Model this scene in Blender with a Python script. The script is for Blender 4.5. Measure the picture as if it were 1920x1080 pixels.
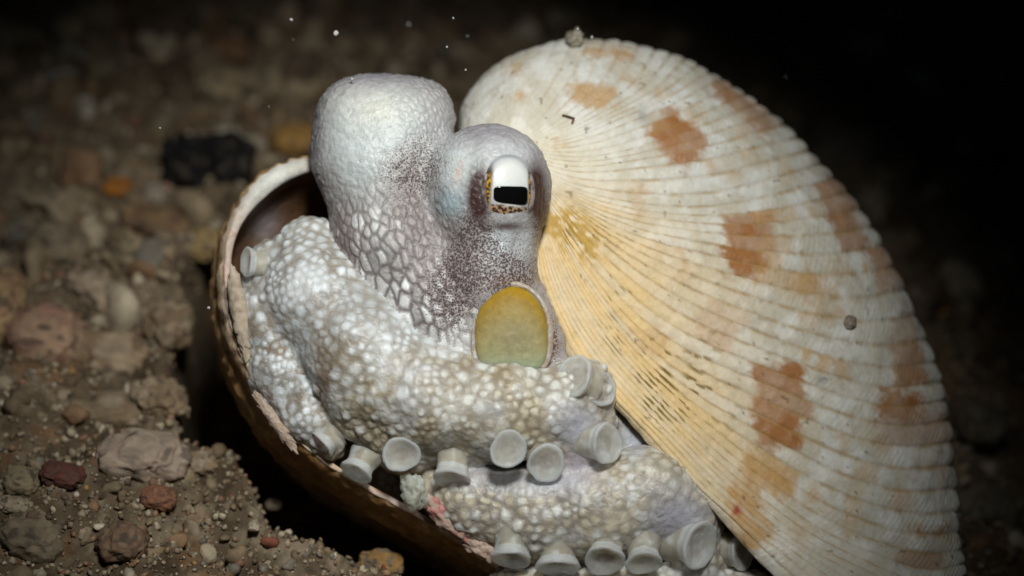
import bpy, math, random
import numpy as np
from mathutils import Matrix, Vector, kdtree

random.seed(7)
RNG = np.random.default_rng(7)
for o in list(bpy.data.objects):
    bpy.data.objects.remove(o)
scene = bpy.context.scene
COL = scene.collection

# ------------------------------------------------------------------ camera, world, light, exposure
PPC = 160.0          # photo pixels per centimetre in the plane of focus
DIST = 22.4          # camera to plane of focus, cm
GN = np.array([0.265, 1.16, 1.0]); GC = -4.497          # sea floor: GN . p = GC in camera axes (cm)
up = GN / np.linalg.norm(GN)
ex = np.array([1.0, 0, 0]) - up[0] * up; ex /= np.linalg.norm(ex)
ey = np.cross(up, ex)
ROT = np.array([ex, ey, up])                            # camera axes -> world axes
ZOFF = -GC / np.linalg.norm(GN)

def cam2world(p):
    w = np.asarray(p, float) @ ROT.T
    w = w + np.array([0, 0, ZOFF])
    return w * 0.01

def world2cam(w):
    return (np.asarray(w, float) * 100 - np.array([0, 0, ZOFF])) @ ROT

def q2cam(q):
    """(px, py, depth towards the camera in photo pixels) -> camera axes in cm"""
    q = np.asarray(q, float)
    z = q[..., 2] / PPC
    f = (DIST - z) / DIST / PPC
    return np.stack([(q[..., 0] - 960) * f, (540 - q[..., 1]) * f, z], -1)

def q2w(q):
    return cam2world(q2cam(q))

def cam2px(c):
    f = DIST / (DIST - c[..., 2]) * PPC
    return np.stack([c[..., 0] * f + 960, 540 - c[..., 1] * f], -1)

cam_data = bpy.data.cameras.new("camera")
cam = bpy.data.objects.new("camera", cam_data)
COL.objects.link(cam)
M4 = Matrix(ROT.tolist()).to_4x4()
M4.translation = Vector(cam2world([0, 0, DIST]))
cam.matrix_world = M4
cam_data.sensor_width = 36
cam_data.lens = 36 * DIST / (1920 / PPC)
cam_data.clip_start = 0.005
cam_data.clip_end = 60
cam_data.dof.use_dof = True
cam_data.dof.focus_distance = (DIST - 0.35) * 0.01
cam_data.dof.aperture_fstop = 9.5
scene.camera = cam

world = bpy.data.worlds.new("World")
scene.world = world
world.use_nodes = True
wn = world.node_tree.nodes
wn["Background"].inputs["Color"].default_value = (0.10, 0.16, 0.22, 1)
wn["Background"].inputs["Strength"].default_value = 0.02

def spot(name, pos, target, energy, half_deg, radius, color):
    d = bpy.data.lights.new(name, 'SPOT')
    d.energy = energy; d.spot_size = math.radians(2 * half_deg); d.spot_blend = 1.0
    d.shadow_soft_size = radius; d.color = color
    o = bpy.data.objects.new(name, d); COL.objects.link(o)
    a = Vector(cam2world(pos)); b = Vector(cam2world(target))
    o.location = a
    o.rotation_euler = (b - a).to_track_quat('-Z', 'Y').to_euler()
    return o

# the diver's torch, held just above and to the side of the camera
spot("diver_torch", (1.3, 9.2, 17.2), (-0.95, -0.02, 0.0), 1.66, 20.3, 0.016, (0.985, 1.0, 0.965))

scene.render.engine = 'CYCLES'
scene.cycles.use_denoising = True
scene.cycles.max_bounces = 6
scene.view_settings.view_transform = 'Standard'
scene.view_settings.look = 'None'
scene.view_settings.exposure = 0.0
scene.view_settings.gamma = 1.0

# ------------------------------------------------------------------ numeric helpers
def hash3(i, j, k, seed=0):
    n = (i.astype(np.int64) * 73856093) ^ (j.astype(np.int64) * 19349663) ^ (k.astype(np.int64) * 83492791) ^ (seed * 2654435761)
    n = n & 0x7fffffff
    n = (n ^ (n >> 13)) * 1274126177 & 0x7fffffff
    n = (n ^ (n >> 15)) * 668265263 & 0x7fffffff
    n = n ^ (n >> 13)
    return (n & 0xffff) / 65535.0

def vnoise(p, seed=0):
    p = np.asarray(p, float)
    f0 = np.floor(p).astype(np.int64); t = p - f0
    t = t * t * (3 - 2 * t)
    out = 0
    for dx in (0, 1):
        for dy in (0, 1):
            for dz in (0, 1):
                w = (t[..., 0] if dx else 1 - t[..., 0]) * (t[..., 1] if dy else 1 - t[..., 1]) * (t[..., 2] if dz else 1 - t[..., 2])
                out = out + w * hash3(f0[..., 0] + dx, f0[..., 1] + dy, f0[..., 2] + dz, seed)
    return out

def fbm(p, octaves=4, seed=0, gain=0.5):
    p = np.asarray(p, float); a = 1.0; s = 0; tot = 0
    for o in range(octaves):
        s = s + a * vnoise(p * (2.03 ** o) + 17.3 * o, seed + o); tot += a; a *= gain
    return s / tot

def sstep(a, b, x):
    t = np.clip((x - a) / (b - a), 0, 1)
    return t * t * (3 - 2 * t)

def gauss(px, py, cx, cy, rx, ry=None, ang=0.0):
    ry = rx if ry is None else ry
    c, s = math.cos(math.radians(ang)), math.sin(math.radians(ang))
    dx, dy = px - cx, py - cy
    a = (dx * c + dy * s) / rx; b = (-dx * s + dy * c) / ry
    return np.exp(-(a * a + b * b))

def mix(c, col, m):
    m = np.clip(m, 0, 1)
    return c * (1 - m[..., None]) + np.array(col) * m[..., None]

def nspline(xk, yk, x):
    """natural cubic spline, yk may be (n, d)"""
    xk = np.asarray(xk, float); yk = np.asarray(yk, float)
    if yk.ndim == 1: yk = yk[:, None]
    n = len(xk); h = np.diff(xk)
    A = np.zeros((n, n)); B = np.zeros((n, yk.shape[1])); A[0, 0] = A[-1, -1] = 1
    for i in range(1, n - 1):
        A[i, i - 1] = h[i - 1]; A[i, i] = 2 * (h[i - 1] + h[i]); A[i, i + 1] = h[i]
        B[i] = 6 * ((yk[i + 1] - yk[i]) / h[i] - (yk[i] - yk[i - 1]) / h[i - 1])
    m = np.linalg.solve(A, B)
    x = np.asarray(x, float)
    i = np.clip(np.searchsorted(xk, x) - 1, 0, n - 2)
    hh = h[i][:, None]; a = (xk[i + 1] - x)[:, None]; b = (x - xk[i])[:, None]
    return (m[i] * a ** 3 + m[i + 1] * b ** 3) / (6 * hh) + (yk[i] / hh - m[i] * hh / 6) * a + (yk[i + 1] / hh - m[i + 1] * hh / 6) * b

def pchip1(xk, yk, x):
    return np.interp(x, xk, yk)

# ------------------------------------------------------------------ mesh helpers
def add_mesh(name, verts_w, faces, mat, parent=None, cols=None, extra=None, smooth=True):
    me = bpy.data.meshes.new(name)
    v = np.asarray(verts_w, np.float64)
    origin = v.mean(0)
    f = np.asarray(faces)
    me.vertices.add(len(v)); me.vertices.foreach_set("co", (v - origin).astype(np.float32).ravel())
    nl = f.size; k = f.shape[1]
    me.loops.add(nl); me.loops.foreach_set("vertex_index", f.astype(np.int32).ravel())
    me.polygons.add(len(f)); me.polygons.foreach_set("loop_start", np.arange(0, nl, k, dtype=np.int32))
    me.polygons.foreach_set("use_smooth", np.full(len(f), smooth, dtype=bool))
    me.update(calc_edges=True)
    if cols is not None:
        a = me.attributes.new("Col", 'FLOAT_COLOR', 'POINT')
        c4 = np.ones((len(v), 4), np.float32); c4[:, :3] = np.clip(cols, 0, 1)
        a.data.foreach_set("color", c4.ravel())
    if extra is not None:
        for key, val in extra.items():
            a = me.attributes.new(key, 'FLOAT', 'POINT'); a.data.foreach_set("value", np.asarray(val, np.float32))
    me.materials.append(mat)
    o = bpy.data.objects.new(name, me)
    COL.objects.link(o)
    base = np.array(ORIGIN[parent.name]) if parent is not None else np.zeros(3)
    o.location = origin - base
    ORIGIN[o.name] = tuple(origin)
    o.parent = parent
    return o

ORIGIN = {}
def empty(name, loc):
    o = bpy.data.objects.new(name, None); COL.objects.link(o)
    o.location = Vector(loc); o.empty_display_size = 0.01
    ORIGIN[o.name] = tuple(loc)
    return o

def tag(o, label=None, cat=None, group=None, kind=None):
    if label: o["label"] = label
    if cat: o["category"] = cat
    if group: o["group"] = group
    if kind: o["kind"] = kind
    return o

def grid_faces(nu, nv, wrap_u=False):
    iu = np.arange(nu if wrap_u else nu - 1); iv = np.arange(nv - 1)
    a, b = np.meshgrid(iu, iv, indexing='ij')
    a = a.ravel(); b = b.ravel(); a2 = (a + 1) % nu
    return np.stack([a * nv + b, a2 * nv + b, a2 * nv + b + 1, a * nv + b + 1], 1)

def grid_normals(S):
    du = np.gradient(S, axis=0); dv = np.gradient(S, axis=1)
    n = np.cross(du, dv)
    return n / (np.linalg.norm(n, axis=-1, keepdims=True) + 1e-12), du, dv

# ------------------------------------------------------------------ materials
def new_mat(name, rough=0.5, spec=0.4, sss=0.0, sss_scale=0.002, radius=(1.0, 0.6, 0.4), bump=0.0, bscale=800.0, coat=0.0, transmission=0.0, speck=False, grain=0.0, gscale=500.0):
    m = bpy.data.materials.new(name); m.use_nodes = True
    nt = m.node_tree; b = nt.nodes["Principled BSDF"]
    at = nt.nodes.new("ShaderNodeAttribute"); at.attribute_name = "Col"
    colout = at.outputs["Color"]
    tc = nt.nodes.new("ShaderNodeTexCoord")
    if grain:
        gn = nt.nodes.new("ShaderNodeTexNoise"); gn.inputs["Scale"].default_value = gscale; gn.inputs["Detail"].default_value = 6
        gn.inputs["Roughness"].default_value = 0.7
        nt.links.new(tc.outputs["Object"], gn.inputs["Vector"])
        mr = nt.nodes.new("ShaderNodeMapRange"); mr.inputs["From Min"].default_value = 0.3; mr.inputs["From Max"].default_value = 0.7
        mr.inputs["To Min"].default_value = 1 - grain; mr.inputs["To Max"].default_value = 1 + grain
        nt.links.new(gn.outputs["Fac"], mr.inputs["Value"])
        mx = nt.nodes.new("ShaderNodeMix"); mx.data_type = 'RGBA'; mx.blend_type = 'MULTIPLY'; mx.inputs["Factor"].default_value = 1
        nt.links.new(colout, mx.inputs["A"]); nt.links.new(mr.outputs["Result"], mx.inputs["B"])
        colout = mx.outputs["Result"]
    if speck:
        vo = nt.nodes.new("ShaderNodeTexVoronoi"); vo.inputs["Scale"].default_value = 4600.0
        nt.links.new(tc.outputs["Object"], vo.inputs["Vector"])
        sa = nt.nodes.new("ShaderNodeAttribute"); sa.attribute_name = "speck"
        # dots grow with the mask
        mm = nt.nodes.new("ShaderNodeMath"); mm.operation = 'MULTIPLY'; mm.inputs[1].default_value = 0.62
        nt.links.new(sa.outputs["Fac"], mm.inputs[0])
        sb = nt.nodes.new("ShaderNodeMath"); sb.operation = 'SUBTRACT'
        nt.links.new(mm.outputs[0], sb.inputs[0]); nt.links.new(vo.outputs["Distance"], sb.inputs[1])
        ml = nt.nodes.new("ShaderNodeMapRange"); ml.inputs["From Min"].default_value = -0.05; ml.inputs["From Max"].default_value = 0.10
        ml.inputs["To Max"].default_value = 0.85
        nt.links.new(sb.outputs[0], ml.inputs["Value"])
        mx = nt.nodes.new("ShaderNodeMix"); mx.data_type = 'RGBA'
        nt.links.new(ml.outputs["Result"], mx.inputs["Factor"])
        nt.links.new(colout, mx.inputs["A"]); mx.inputs["B"].default_value = (0.075, 0.035, 0.03, 1)
        colout = mx.outputs["Result"]
    nt.links.new(colout, b.inputs["Base Color"])
    b.inputs["Roughness"].default_value = rough
    b.inputs["Specular IOR Level"].default_value = spec
    b.inputs["Subsurface Weight"].default_value = sss
    b.inputs["Subsurface Scale"].default_value = sss_scale
    b.inputs["Subsurface Radius"].default_value = radius
    b.inputs["Coat Weight"].default_value = coat
    b.inputs["Coat Roughness"].default_value = 0.08
    b.inputs["Transmission Weight"].default_value = transmission
    if bump:
        n = nt.nodes.new("ShaderNodeTexNoise"); n.inputs["Scale"].default_value = bscale; n.inputs["Detail"].default_value = 5
        nt.links.new(tc.outputs["Object"], n.inputs["Vector"])
        bp = nt.nodes.new("ShaderNodeBump"); bp.inputs["Strength"].default_value = bump; bp.inputs["Distance"].default_value = 0.0004
        nt.links.new(n.outputs["Fac"], bp.inputs["Height"]); nt.links.new(bp.outputs["Normal"], b.inputs["Normal"])
    return m

MAT_SKIN = new_mat("octopus_skin", 0.36, 0.5, 0.55, 0.0018, (1.0, 0.8, 0.65), 0.6, 1700, speck=True, grain=0.10, gscale=1500)
MAT_SKIN.node_tree.nodes["Principled BSDF"].inputs["Coat Weight"].default_value = 0.06
MAT_SKIN.node_tree.nodes["Principled BSDF"].inputs["Coat Roughness"].default_value = 0.28
MAT_SUCKER = new_mat("sucker_flesh", 0.42, 0.35, 1.0, 0.0020, (1.0, 0.92, 0.85), 0.15, 1500, grain=0.08, gscale=700)
MAT_SUCKER.node_tree.nodes["Principled BSDF"].inputs["Alpha"].default_value = 0.64
MAT_SIPHON = new_mat("siphon_membrane", 0.55, 0.25, 0.6, 0.002, (1.0, 0.8, 0.4), 0.35, 1500, grain=0.12, gscale=1500)
MAT_SIPHON.node_tree.nodes["Principled BSDF"].inputs["Alpha"].default_value = 0.88
MAT_EYE = new_mat("eye", 0.30, 0.4, 0.2, 0.001, bump=0.15, bscale=3000, coat=0.15)
MAT_PUPIL = new_mat("pupil", 0.08, 0.5, coat=0.3)
MAT_SHELL = new_mat("shell", 0.50, 0.30, 0.18, 0.0012, (1.0, 0.75, 0.5), 0.30, 1500, grain=0.07, gscale=900)
MAT_SHELL2 = new_mat("shell_worn", 0.55, 0.3, 0.1, 0.001, (1.0, 0.7, 0.4), 0.5, 900, grain=0.25, gscale=400)
MAT_SAND = new_mat("sand", 0.85, 0.2, bump=0.9, bscale=700, grain=0.35, gscale=450)
MAT_STONE = new_mat("stone", 0.80, 0.25, bump=0.9, bscale=600, grain=0.30, gscale=300)
MAT_GRAIN = new_mat("sand_grain", 0.6, 0.4, bump=0.4, bscale=1500, grain=0.25, gscale=700)

# ------------------------------------------------------------------ the sea floor
LEDGE = np.array([(438, 385), (402, 450), (352, 530), (338, 620), (302, 700), (332, 780), (352, 846), (430, 872), (482, 932), (562, 984), (650, 1030),
                  (725, 1042), (800, 1092), (930, 1180), (1500, 1300), (1740, 1160), (1740, 900), (1640, 620), (1450, 350), (1200, 180), (900, 240), (620, 330)], float)

def poly_sdf(P, V):
    """signed distance to polygon (negative inside)"""
    d = np.full(len(P), 1e18); inside = np.zeros(len(P), bool)
    for i in range(len(V)):
        a = V[i]; b = V[(i + 1) % len(V)]
        e = b - a; w = P - a
        t = np.clip((w @ e) / (e @ e), 0, 1)
        d = np.minimum(d, ((w - t[:, None] * e) ** 2).sum(1))
        c = ((a[1] > P[:, 1]) != (b[1] > P[:, 1]))
        with np.errstate(divide='ignore', invalid='ignore'):
            xx = (b[0] - a[0]) * (P[:, 1] - a[1]) / (b[1] - a[1]) + a[0]
        inside ^= c & (P[:, 0] < xx)
    d = np.sqrt(d)
    return np.where(inside, -d, d)

def px_to_plane(px, py, lift=0.0):
    """where the photo ray meets the level sea floor; world cm (x, y)"""
    px = np.asarray(px, float); py = np.asarray(py, float)
    g = (0.265 * (px - 960) + 1.16 * (540 - py)) / PPC / DIST
    z = (GC + lift - g * DIST) / (1 - g)
    q = np.stack([px, py, z * PPC], -1)
    return q2w(q) * 100

def ground_height(x, y):
    """world cm -> cm"""
    p = np.stack([x, y, np.zeros_like(x)], -1)
    h = 0.9 * (fbm(p * 0.30 + 3.1, 3, 11) - 0.5) + 0.60 * (fbm(p * 1.1, 3, 21) - 0.5) + 0.38 * (fbm(p * 3.4, 3, 31) - 0.5) + 0.10 * (vnoise(p * 11.0, 41) - 0.5) + 0.05 * (vnoise(p * 23.0, 43) - 0.5)
    c = world2cam(np.stack([x, y, np.zeros_like(x)], -1) * 0.01)
    front = c[:, 2] < DIST - 2
    px = np.full((len(x), 2), -9e3)
    px[front] = cam2px(c[front])
    near = (np.abs(px[:, 0] - 960) < 1500) & (np.abs(px[:, 1] - 700) < 900)
    sd = np.full(len(x), 500.0)
    if near.any():
        sd[near] = poly_sdf(px[near], LEDGE)
        sd[near] += 44 * (vnoise(p[near] * 2.0, 51) - 0.5) + 22 * (vnoise(p[near] * 5.0, 53) - 0.5)
    h = h - 3.0 * sstep(12, -34, sd)
    h = h + 0.16 * np.exp(-((sd - 30) / 38.0) ** 2)
    # the sea floor falls away beyond the shell, on the far side
    return h, sd

N = 560
t = np.linspace(-1, 1, N)
axis = 9.0 * t + 290 * np.abs(t) ** 9 * np.sign(t)
gx, gy = np.meshgrid(axis - 0.5, axis + 2.0, indexing='ij')
gx = gx.ravel(); gy = gy.ravel()
gh, gsd = ground_height(gx, gy)
pw = np.stack([gx, gy, gh], 1)
p3 = pw * 1.0
nz = fbm(p3 * 1.3, 4, 61); nz2 = fbm(p3 * 5.0, 3, 71)
gc = np.ones((len(gx), 3)) * np.array([0.115, 0.082, 0.050])
gc = mix(gc, (0.21, 0.165, 0.11), sstep(0.45, 0.7, nz2))
gc = mix(gc, (0.055, 0.036, 0.02), sstep(0.48, 0.65, nz) * 0.85)
gc = mix(gc, (0.22, 0.11, 0.045), sstep(0.6, 0.75, fbm(p3 * 2.1, 3, 81)) * 0.5)
seabed = add_mesh("seabed", pw * 0.01, grid_faces(N, N), MAT_SAND, cols=gc)
tag(seabed, kind="structure")

def ico(sub):
    ph = (1 + 5 ** 0.5) / 2
    v = np.array([(-1, ph, 0), (1, ph, 0), (-1, -ph, 0), (1, -ph, 0), (0, -1, ph), (0, 1, ph), (0, -1, -ph), (0, 1, -ph), (ph, 0, -1), (ph, 0, 1), (-ph, 0, -1), (-ph, 0, 1)], float)
    v /= np.linalg.norm(v[0])
    f = [(0, 11, 5), (0, 5, 1), (0, 1, 7), (0, 7, 10), (0, 10, 11), (1, 5, 9), (5, 11, 4), (11, 10, 2), (10, 7, 6), (7, 1, 8), (3, 9, 4), (3, 4, 2), (3, 2, 6), (3, 6, 8), (3, 8, 9), (4, 9, 5), (2, 4, 11), (6, 2, 10), (8, 6, 7), (9, 8, 1)]
    for _ in range(sub):
        vl = [tuple(a) for a in v]; cache = {}; nf = []
        def mid(a, b):
            k = (min(a, b), max(a, b))
            if k not in cache:
                m = (np.array(vl[a]) + np.array(vl[b])); m /= np.linalg.norm(m)
                vl.append(tuple(m)); cache[k] = len(vl) - 1
            return cache[k]
        for a, b, c in f:
            ab, bc, ca = mid(a, b), mid(b, c), mid(c, a)
            nf += [(a, ab, ca), (b, bc, ab), (c, ca, bc), (ab, bc, ca)]
        v = np.array(vl); f = nf
    return v, np.array(f)

ICO0, ICO1, ICO3, ICO4 = ico(0), ico(1), ico(3), ico(4)

def rand_rot(n):
    q = RNG.normal(size=(n, 4)); q /= np.linalg.norm(q, axis=1, keepdims=True)
    w, x, y, z = q.T
    return np.stack([np.stack([1 - 2 * (y * y + z * z), 2 * (x * y - z * w), 2 * (x * z + y * w)], -1),
                     np.stack([2 * (x * y + z * w), 1 - 2 * (x * x + z * z), 2 * (y * z - x * w)], -1),
                     np.stack([2 * (x * z - y * w), 2 * (y * z + x * w), 1 - 2 * (x * x + y * y)], -1)], 1)

PALETTE = np.array([0.78, 0.70, 0.60]) * np.array([(0.30, 0.25, 0.18), (0.36, 0.31, 0.24), (0.42, 0.38, 0.30), (0.24, 0.19, 0.13), (0.50, 0.46, 0.38), (0.30, 0.20, 0.13), (0.34, 0.20, 0.15), (0.16, 0.12, 0.09), (0.22, 0.21, 0.19), (0.60, 0.57, 0.50), (0.40, 0.26, 0.10), (0.26, 0.10, 0.07)])
PROB = np.array([16, 16, 12, 16, 6, 8, 5, 9, 8, 3, 2, 1.5]); PROB = PROB / PROB.sum()

DULL = np.array([1, 1, 1, 1, 0.6, 0.3, 0.15, 1, 1, 0, 0, 0])
def scatter(name, n, rmin, rmax, power, tmpl, mat, label_kind="stuff", margin=160, rough=0.25, sink=0.25, far=None, dull=False):
    V, F = tmpl
    px = RNG.uniform(-margin, 1920 + margin, n); py = RNG.uniform(-margin, 1080 + margin, n)
    w = px_to_plane(px, py)
    h, sd = ground_height(w[:, 0], w[:, 1])
    keep = (sd > (-6 if far is None else 30)) & (np.abs(w[:, 1]) < 30)
    if far is not None: keep &= (py < far)
    w = w[keep]; h = h[keep]; n = len(w)
    r = rmin + (rmax - rmin) * RNG.random(n) ** power
    sc = r[:, None] * RNG.uniform(0.55, 1.25, (n, 3))
    R = rand_rot(n)
    kv = RNG.normal(size=(n, 5, 3)) * 1.9; ph = RNG.uniform(0, 6.28, (n, 5))
    jit = 1 + rough * 0.5 * np.sin(np.einsum('nkj,vj->nvk', kv, V) + ph[:, None, :]).sum(-1) / 1.3 + 0.06 * RNG.uniform(-1, 1, (n, len(V)))
    vv = V[None] * jit[..., None] * sc[:, None, :]
    vv = np.einsum('nij,nkj->nki', R, vv)
    c = np.stack([w[:, 0], w[:, 1], h + r * (0.55 - sink)], -1)
    vv = vv + c[:, None, :]
    ff = F[None] + (np.arange(n) * len(V))[:, None, None]
    pc = PALETTE[RNG.choice(len(PALETTE), n, p=(PROB * DULL / (PROB * DULL).sum()) if dull else PROB)] * RNG.uniform(0.75, 1.2, (n, 1))
    cc = np.repeat(pc[:, None, :], len(V), 1) * (1 + 0.15 * RNG.uniform(-1, 1, (n, len(V), 1)))
    o = add_mesh(name, vv.reshape(-1, 3) * 0.01, ff.reshape(-1, 3), mat, cols=cc.reshape(-1, 3), smooth=True)
    tag(o, kind=label_kind)
    return o

o = scatter("sand_grains", 30000, 0.010, 0.055, 1.8, ICO0, MAT_GRAIN, rough=0.4)
o["label"] = "fine pale sand grains covering the sea floor"
o = scatter("gravel", 1500, 0.05, 0.15, 2.6, ICO1, MAT_STONE, rough=0.40, sink=0.45)
o["label"] = "coarse mixed gravel strewn over the sea floor"

o = scatter("rubble", 640, 0.12, 0.40, 1.8, ico(2), MAT_STONE, rough=0.62, sink=0.60, far=620, dull=True)
o["label"] = "packed brown rubble covering the dim sea floor"
# stones that can be told apart: (px, py, half width px, half height px, colour, roughness, label, seed, tall)
def stone(name, label, cat, px, py, rx, ry, col, col2, rough=0.3, sink=0.3, rot=0.0, freq=1.3, group=None, tall=0.75, pit=0.0):
    w = px_to_plane(np.array([px]), np.array([py]))[0]
    h, _ = ground_height(np.array([w[0]]), np.array([w[1]]))
    w = px_to_plane(np.array([px]), np.array([py]), lift=h[0] * np.linalg.norm(GN))[0]
    cdepth = DIST - world2cam(np.array([w[0], w[1], h[0]]) * 0.01)[2]
    k = cdepth / DIST / PPC
    V, F = ICO4
    sd = int(px * 7 + py)
    VA = V * np.array([rx, ry, ry * tall]) / math.sqrt(rx * ry)     # noise keeps its scale on long stones
    d = 1 + rough * 2.2 * (fbm(VA * freq + sd, 3, sd % 97) - 0.5) + rough * 1.0 * (fbm(VA * freq * 3.2 + sd, 3, sd % 89) - 0.5) + 0.10 * (fbm(VA * 9.0 + sd, 2, sd % 83) - 0.5)
    if pit:
        d -= pit * sstep(0.62, 0.74, vnoise(VA * 3.3 + sd, 5))
    v = V * d[:, None]
    v = np.sign(v) * np.abs(v) ** 0.85
    # rx lies along the camera's horizontal, ry is what the tilted view shows of depth and height
    s = np.array([rx * k, ry * k * 1.05, ry * k * tall])
    v = v * s
    a = math.radians(rot); c_, s_ = math.cos(a), math.sin(a)
    v = v @ np.array([[c_, -s_, 0], [s_, c_, 0], [0, 0, 1]]).T
    v = v + np.array([w[0], w[1], h[0] + s[2] * (1 - 2 * sink) * 0.6])
    n = fbm(VA * 2.3 + sd, 4, 7); n2 = fbm(VA * 6.0 + sd, 3, 8)
    c = mix(np.ones((len(V), 3)) * np.array(col), col2, sstep(0.42, 0.62, n))
    c = c * (0.55 + 0.5 * n2[:, None]) * np.array([0.92, 0.84, 0.76])
    c = mix(c, (0.06, 0.045, 0.035), sstep(0.66, 0.74, vnoise(VA * 4.5 + sd, 9)) * 0.7)
    o = add_mesh(name, v * 0.01, F, MAT_STONE, cols=c)
    return tag(o, label, cat, group)

G = "loose stones on the sea floor"
stone("pebble", "rounded pinkish brown pebble with dark pits, largest round stone on the sand", "pebble", 84, 640, 76, 62, (0.44, 0.31, 0.22), (0.36, 0.22, 0.17), 0.22, group=G)
stone("pebble", "ochre pebble cut off by the picture edge beside the round pinkish pebble", "pebble", 4, 585, 42, 78, (0.48, 0.36, 0.2), (0.38, 0.25, 0.16), 0.2, group=G)
stone("coral_fragment", "pale flat beige coral fragment with a blunt rounded end on the sand", "coral fragment", 188, 556, 74, 36, (0.46, 0.38, 0.29), (0.40, 0.33, 0.26), 0.35, rot=-32, group=G)
stone("coral_fragment", "worn cream coral fragment with dark holes and raised edges", "coral fragment", 276, 488, 74, 40, (0.44, 0.36, 0.24), (0.30, 0.25, 0.17), 0.5, freq=1.8, pit=0.5, group=G)
stone("rubble_block", "pale grey lumpy rubble block bedded in gravel beside the dark hollow", "stone", 262, 862, 84, 52, (0.44, 0.36, 0.30), (0.36, 0.31, 0.26), 0.32, freq=1.6, sink=0.35, rot=-4, group=G)
stone("rubble_block", "broad brown rubble block with pale streaks at the rim of the dark hollow", "stone", 225, 668, 112, 58, (0.27, 0.20, 0.13), (0.40, 0.33, 0.24), 0.45, freq=1.7, sink=0.42, rot=10, group=G)
stone("rubble_block", "low sandy brown lump between the round pebble and the pale rubble block", "stone", 210, 770, 128, 40, (0.22, 0.17, 0.11), (0.33, 0.28, 0.21), 0.4, freq=2.0, sink=0.5, group=G)
stone("pebble", "small dark red encrusted stone among the gravel", "pebble", 118, 893, 44, 26, (0.15, 0.055, 0.045), (0.12, 0.06, 0.045), 0.35, group=G)
stone("pebble", "small rusty orange brown stone just below the pale rubble block", "pebble", 298, 936, 34, 26, (0.30, 0.15, 0.09), (0.24, 0.12, 0.08), 0.3, group=G)
stone("pebble", "bright orange pebble alone on the brown sand", "pebble", 219, 350, 30, 20, (0.50, 0.20, 0.03), (0.36, 0.16, 0.04), 0.3, sink=0.5, group=G)
stone("black_rock", "jagged black rock beside the pale rim of the lower shell valve", "rock", 352, 322, 52, 50, (0.006, 0.006, 0.007), (0.01, 0.009, 0.009), 0.5, freq=1.6, sink=0.2, tall=1.0)
stone("black_rock", "jagged black rock touching its black neighbour below a white pebble", "rock", 430, 318, 48, 46, (0.006, 0.006, 0.007), (0.01, 0.009, 0.009), 0.5, freq=1.7, sink=0.2, tall=1.0)
stone("pebble", "smooth white pebble just above the black rocks", "pebble", 428, 262, 26, 22, (0.62, 0.60, 0.55), (0.55, 0.52, 0.47), 0.2, group=G)
stone("pebble", "pale angular pebble next to the smooth white pebble above the black rocks", "pebble", 474, 272, 28, 17, (0.48, 0.45, 0.36), (0.40, 0.36, 0.28), 0.3, group=G)
stone("stone_slab", "ochre stone behind the pale rim of the lower shell valve", "stone", 560, 268, 54, 34, (0.42, 0.25, 0.07), (0.32, 0.20, 0.08), 0.25, group=G)
stone("shell_fragment", "bluish white shell fragment on dark sand", "shell fragment", 118, 158, 36, 26, (0.48, 0.50, 0.50), (0.36, 0.36, 0.36), 0.35, rot=-35, group=G)
stone("shell_fragment", "narrow white shell fragment standing next to the bluish white one", "shell fragment", 160, 208, 18, 30, (0.60, 0.57, 0.50), (0.45, 0.43, 0.38), 0.3, rot=18, group=G)
stone("pebble", "oval cream pebble with one dark dot", "pebble", 505, 72, 20, 26, (0.55, 0.48, 0.33), (0.48, 0.42, 0.30), 0.15, group=G)
stone("rubble_block", "large pale grey brown rubble block behind the far eye lobe", "stone", 530, 165, 84, 42, (0.38, 0.32, 0.22), (0.30, 0.25, 0.17), 0.3, sink=0.35, group=G)
stone("rubble_block", "pale tan rubble block touching the large pale grey brown one", "stone", 410, 168, 44, 34, (0.40, 0.34, 0.23), (0.32, 0.27, 0.18), 0.3, group=G)
stone("rubble_block", "reddish brown rubble block on the dark sand near the oval cream pebble", "stone", 430, 100, 46, 34, (0.22, 0.13, 0.07), (0.17, 0.10, 0.06), 0.3, group=G)
stone("rubble_block", "long brown ridge of rubble between the coral fragments and the black rocks", "stone", 330, 425, 120, 34, (0.26, 0.18, 0.10), (0.20, 0.13, 0.08), 0.4, freq=1.8, sink=0.45, rot=-8, group=G)
stone("pebble", "yellowish brown stone touching the outside of the lower shell valve", "pebble", 386, 466, 38, 36, (0.40, 0.30, 0.14), (0.32, 0.24, 0.13), 0.25, group=G)
stone("rubble_block", "grey brown sloping rubble block above the flat beige coral fragment", "stone", 110, 470, 60, 52, (0.24, 0.20, 0.14), (0.30, 0.26, 0.19), 0.35, sink=0.4, group=G)
stone("pebble", "small white pebble beside the bright orange pebble", "pebble", 292, 366, 22, 24, (0.42, 0.38, 0.32), (0.36, 0.32, 0.26), 0.25, group=G)
stone("rubble_block", "dark grey brown rounded lump in the gravel at the picture corner", "stone", 60, 1010, 66, 50, (0.20, 0.17, 0.12), (0.26, 0.22, 0.16), 0.3, sink=0.4, group=G)
stone("rubble_block", "brown rounded lump of rubble in gravel near the rusty orange brown stone", "stone", 232, 1020, 46, 42, (0.26, 0.19, 0.13), (0.22, 0.14, 0.10), 0.3, sink=0.4, group=G)
stone("pebble", "pale yellowish pebble among gravel beside the dark red stone", "pebble", 40, 905, 36, 32, (0.30, 0.26, 0.17), (0.25, 0.21, 0.14), 0.25, group=G)
stone("pebble", "flat pale cream pebble in gravel under the dark red stone", "pebble", 28, 948, 32, 17, (0.42, 0.37, 0.28), (0.36, 0.31, 0.24), 0.25, group=G)
stone("pebble", "orange topped rough stone lodged under the lower shell valve", "pebble", 712, 1058, 46, 24, (0.36, 0.22, 0.08), (0.22, 0.18, 0.13), 0.35, group=G)
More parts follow.
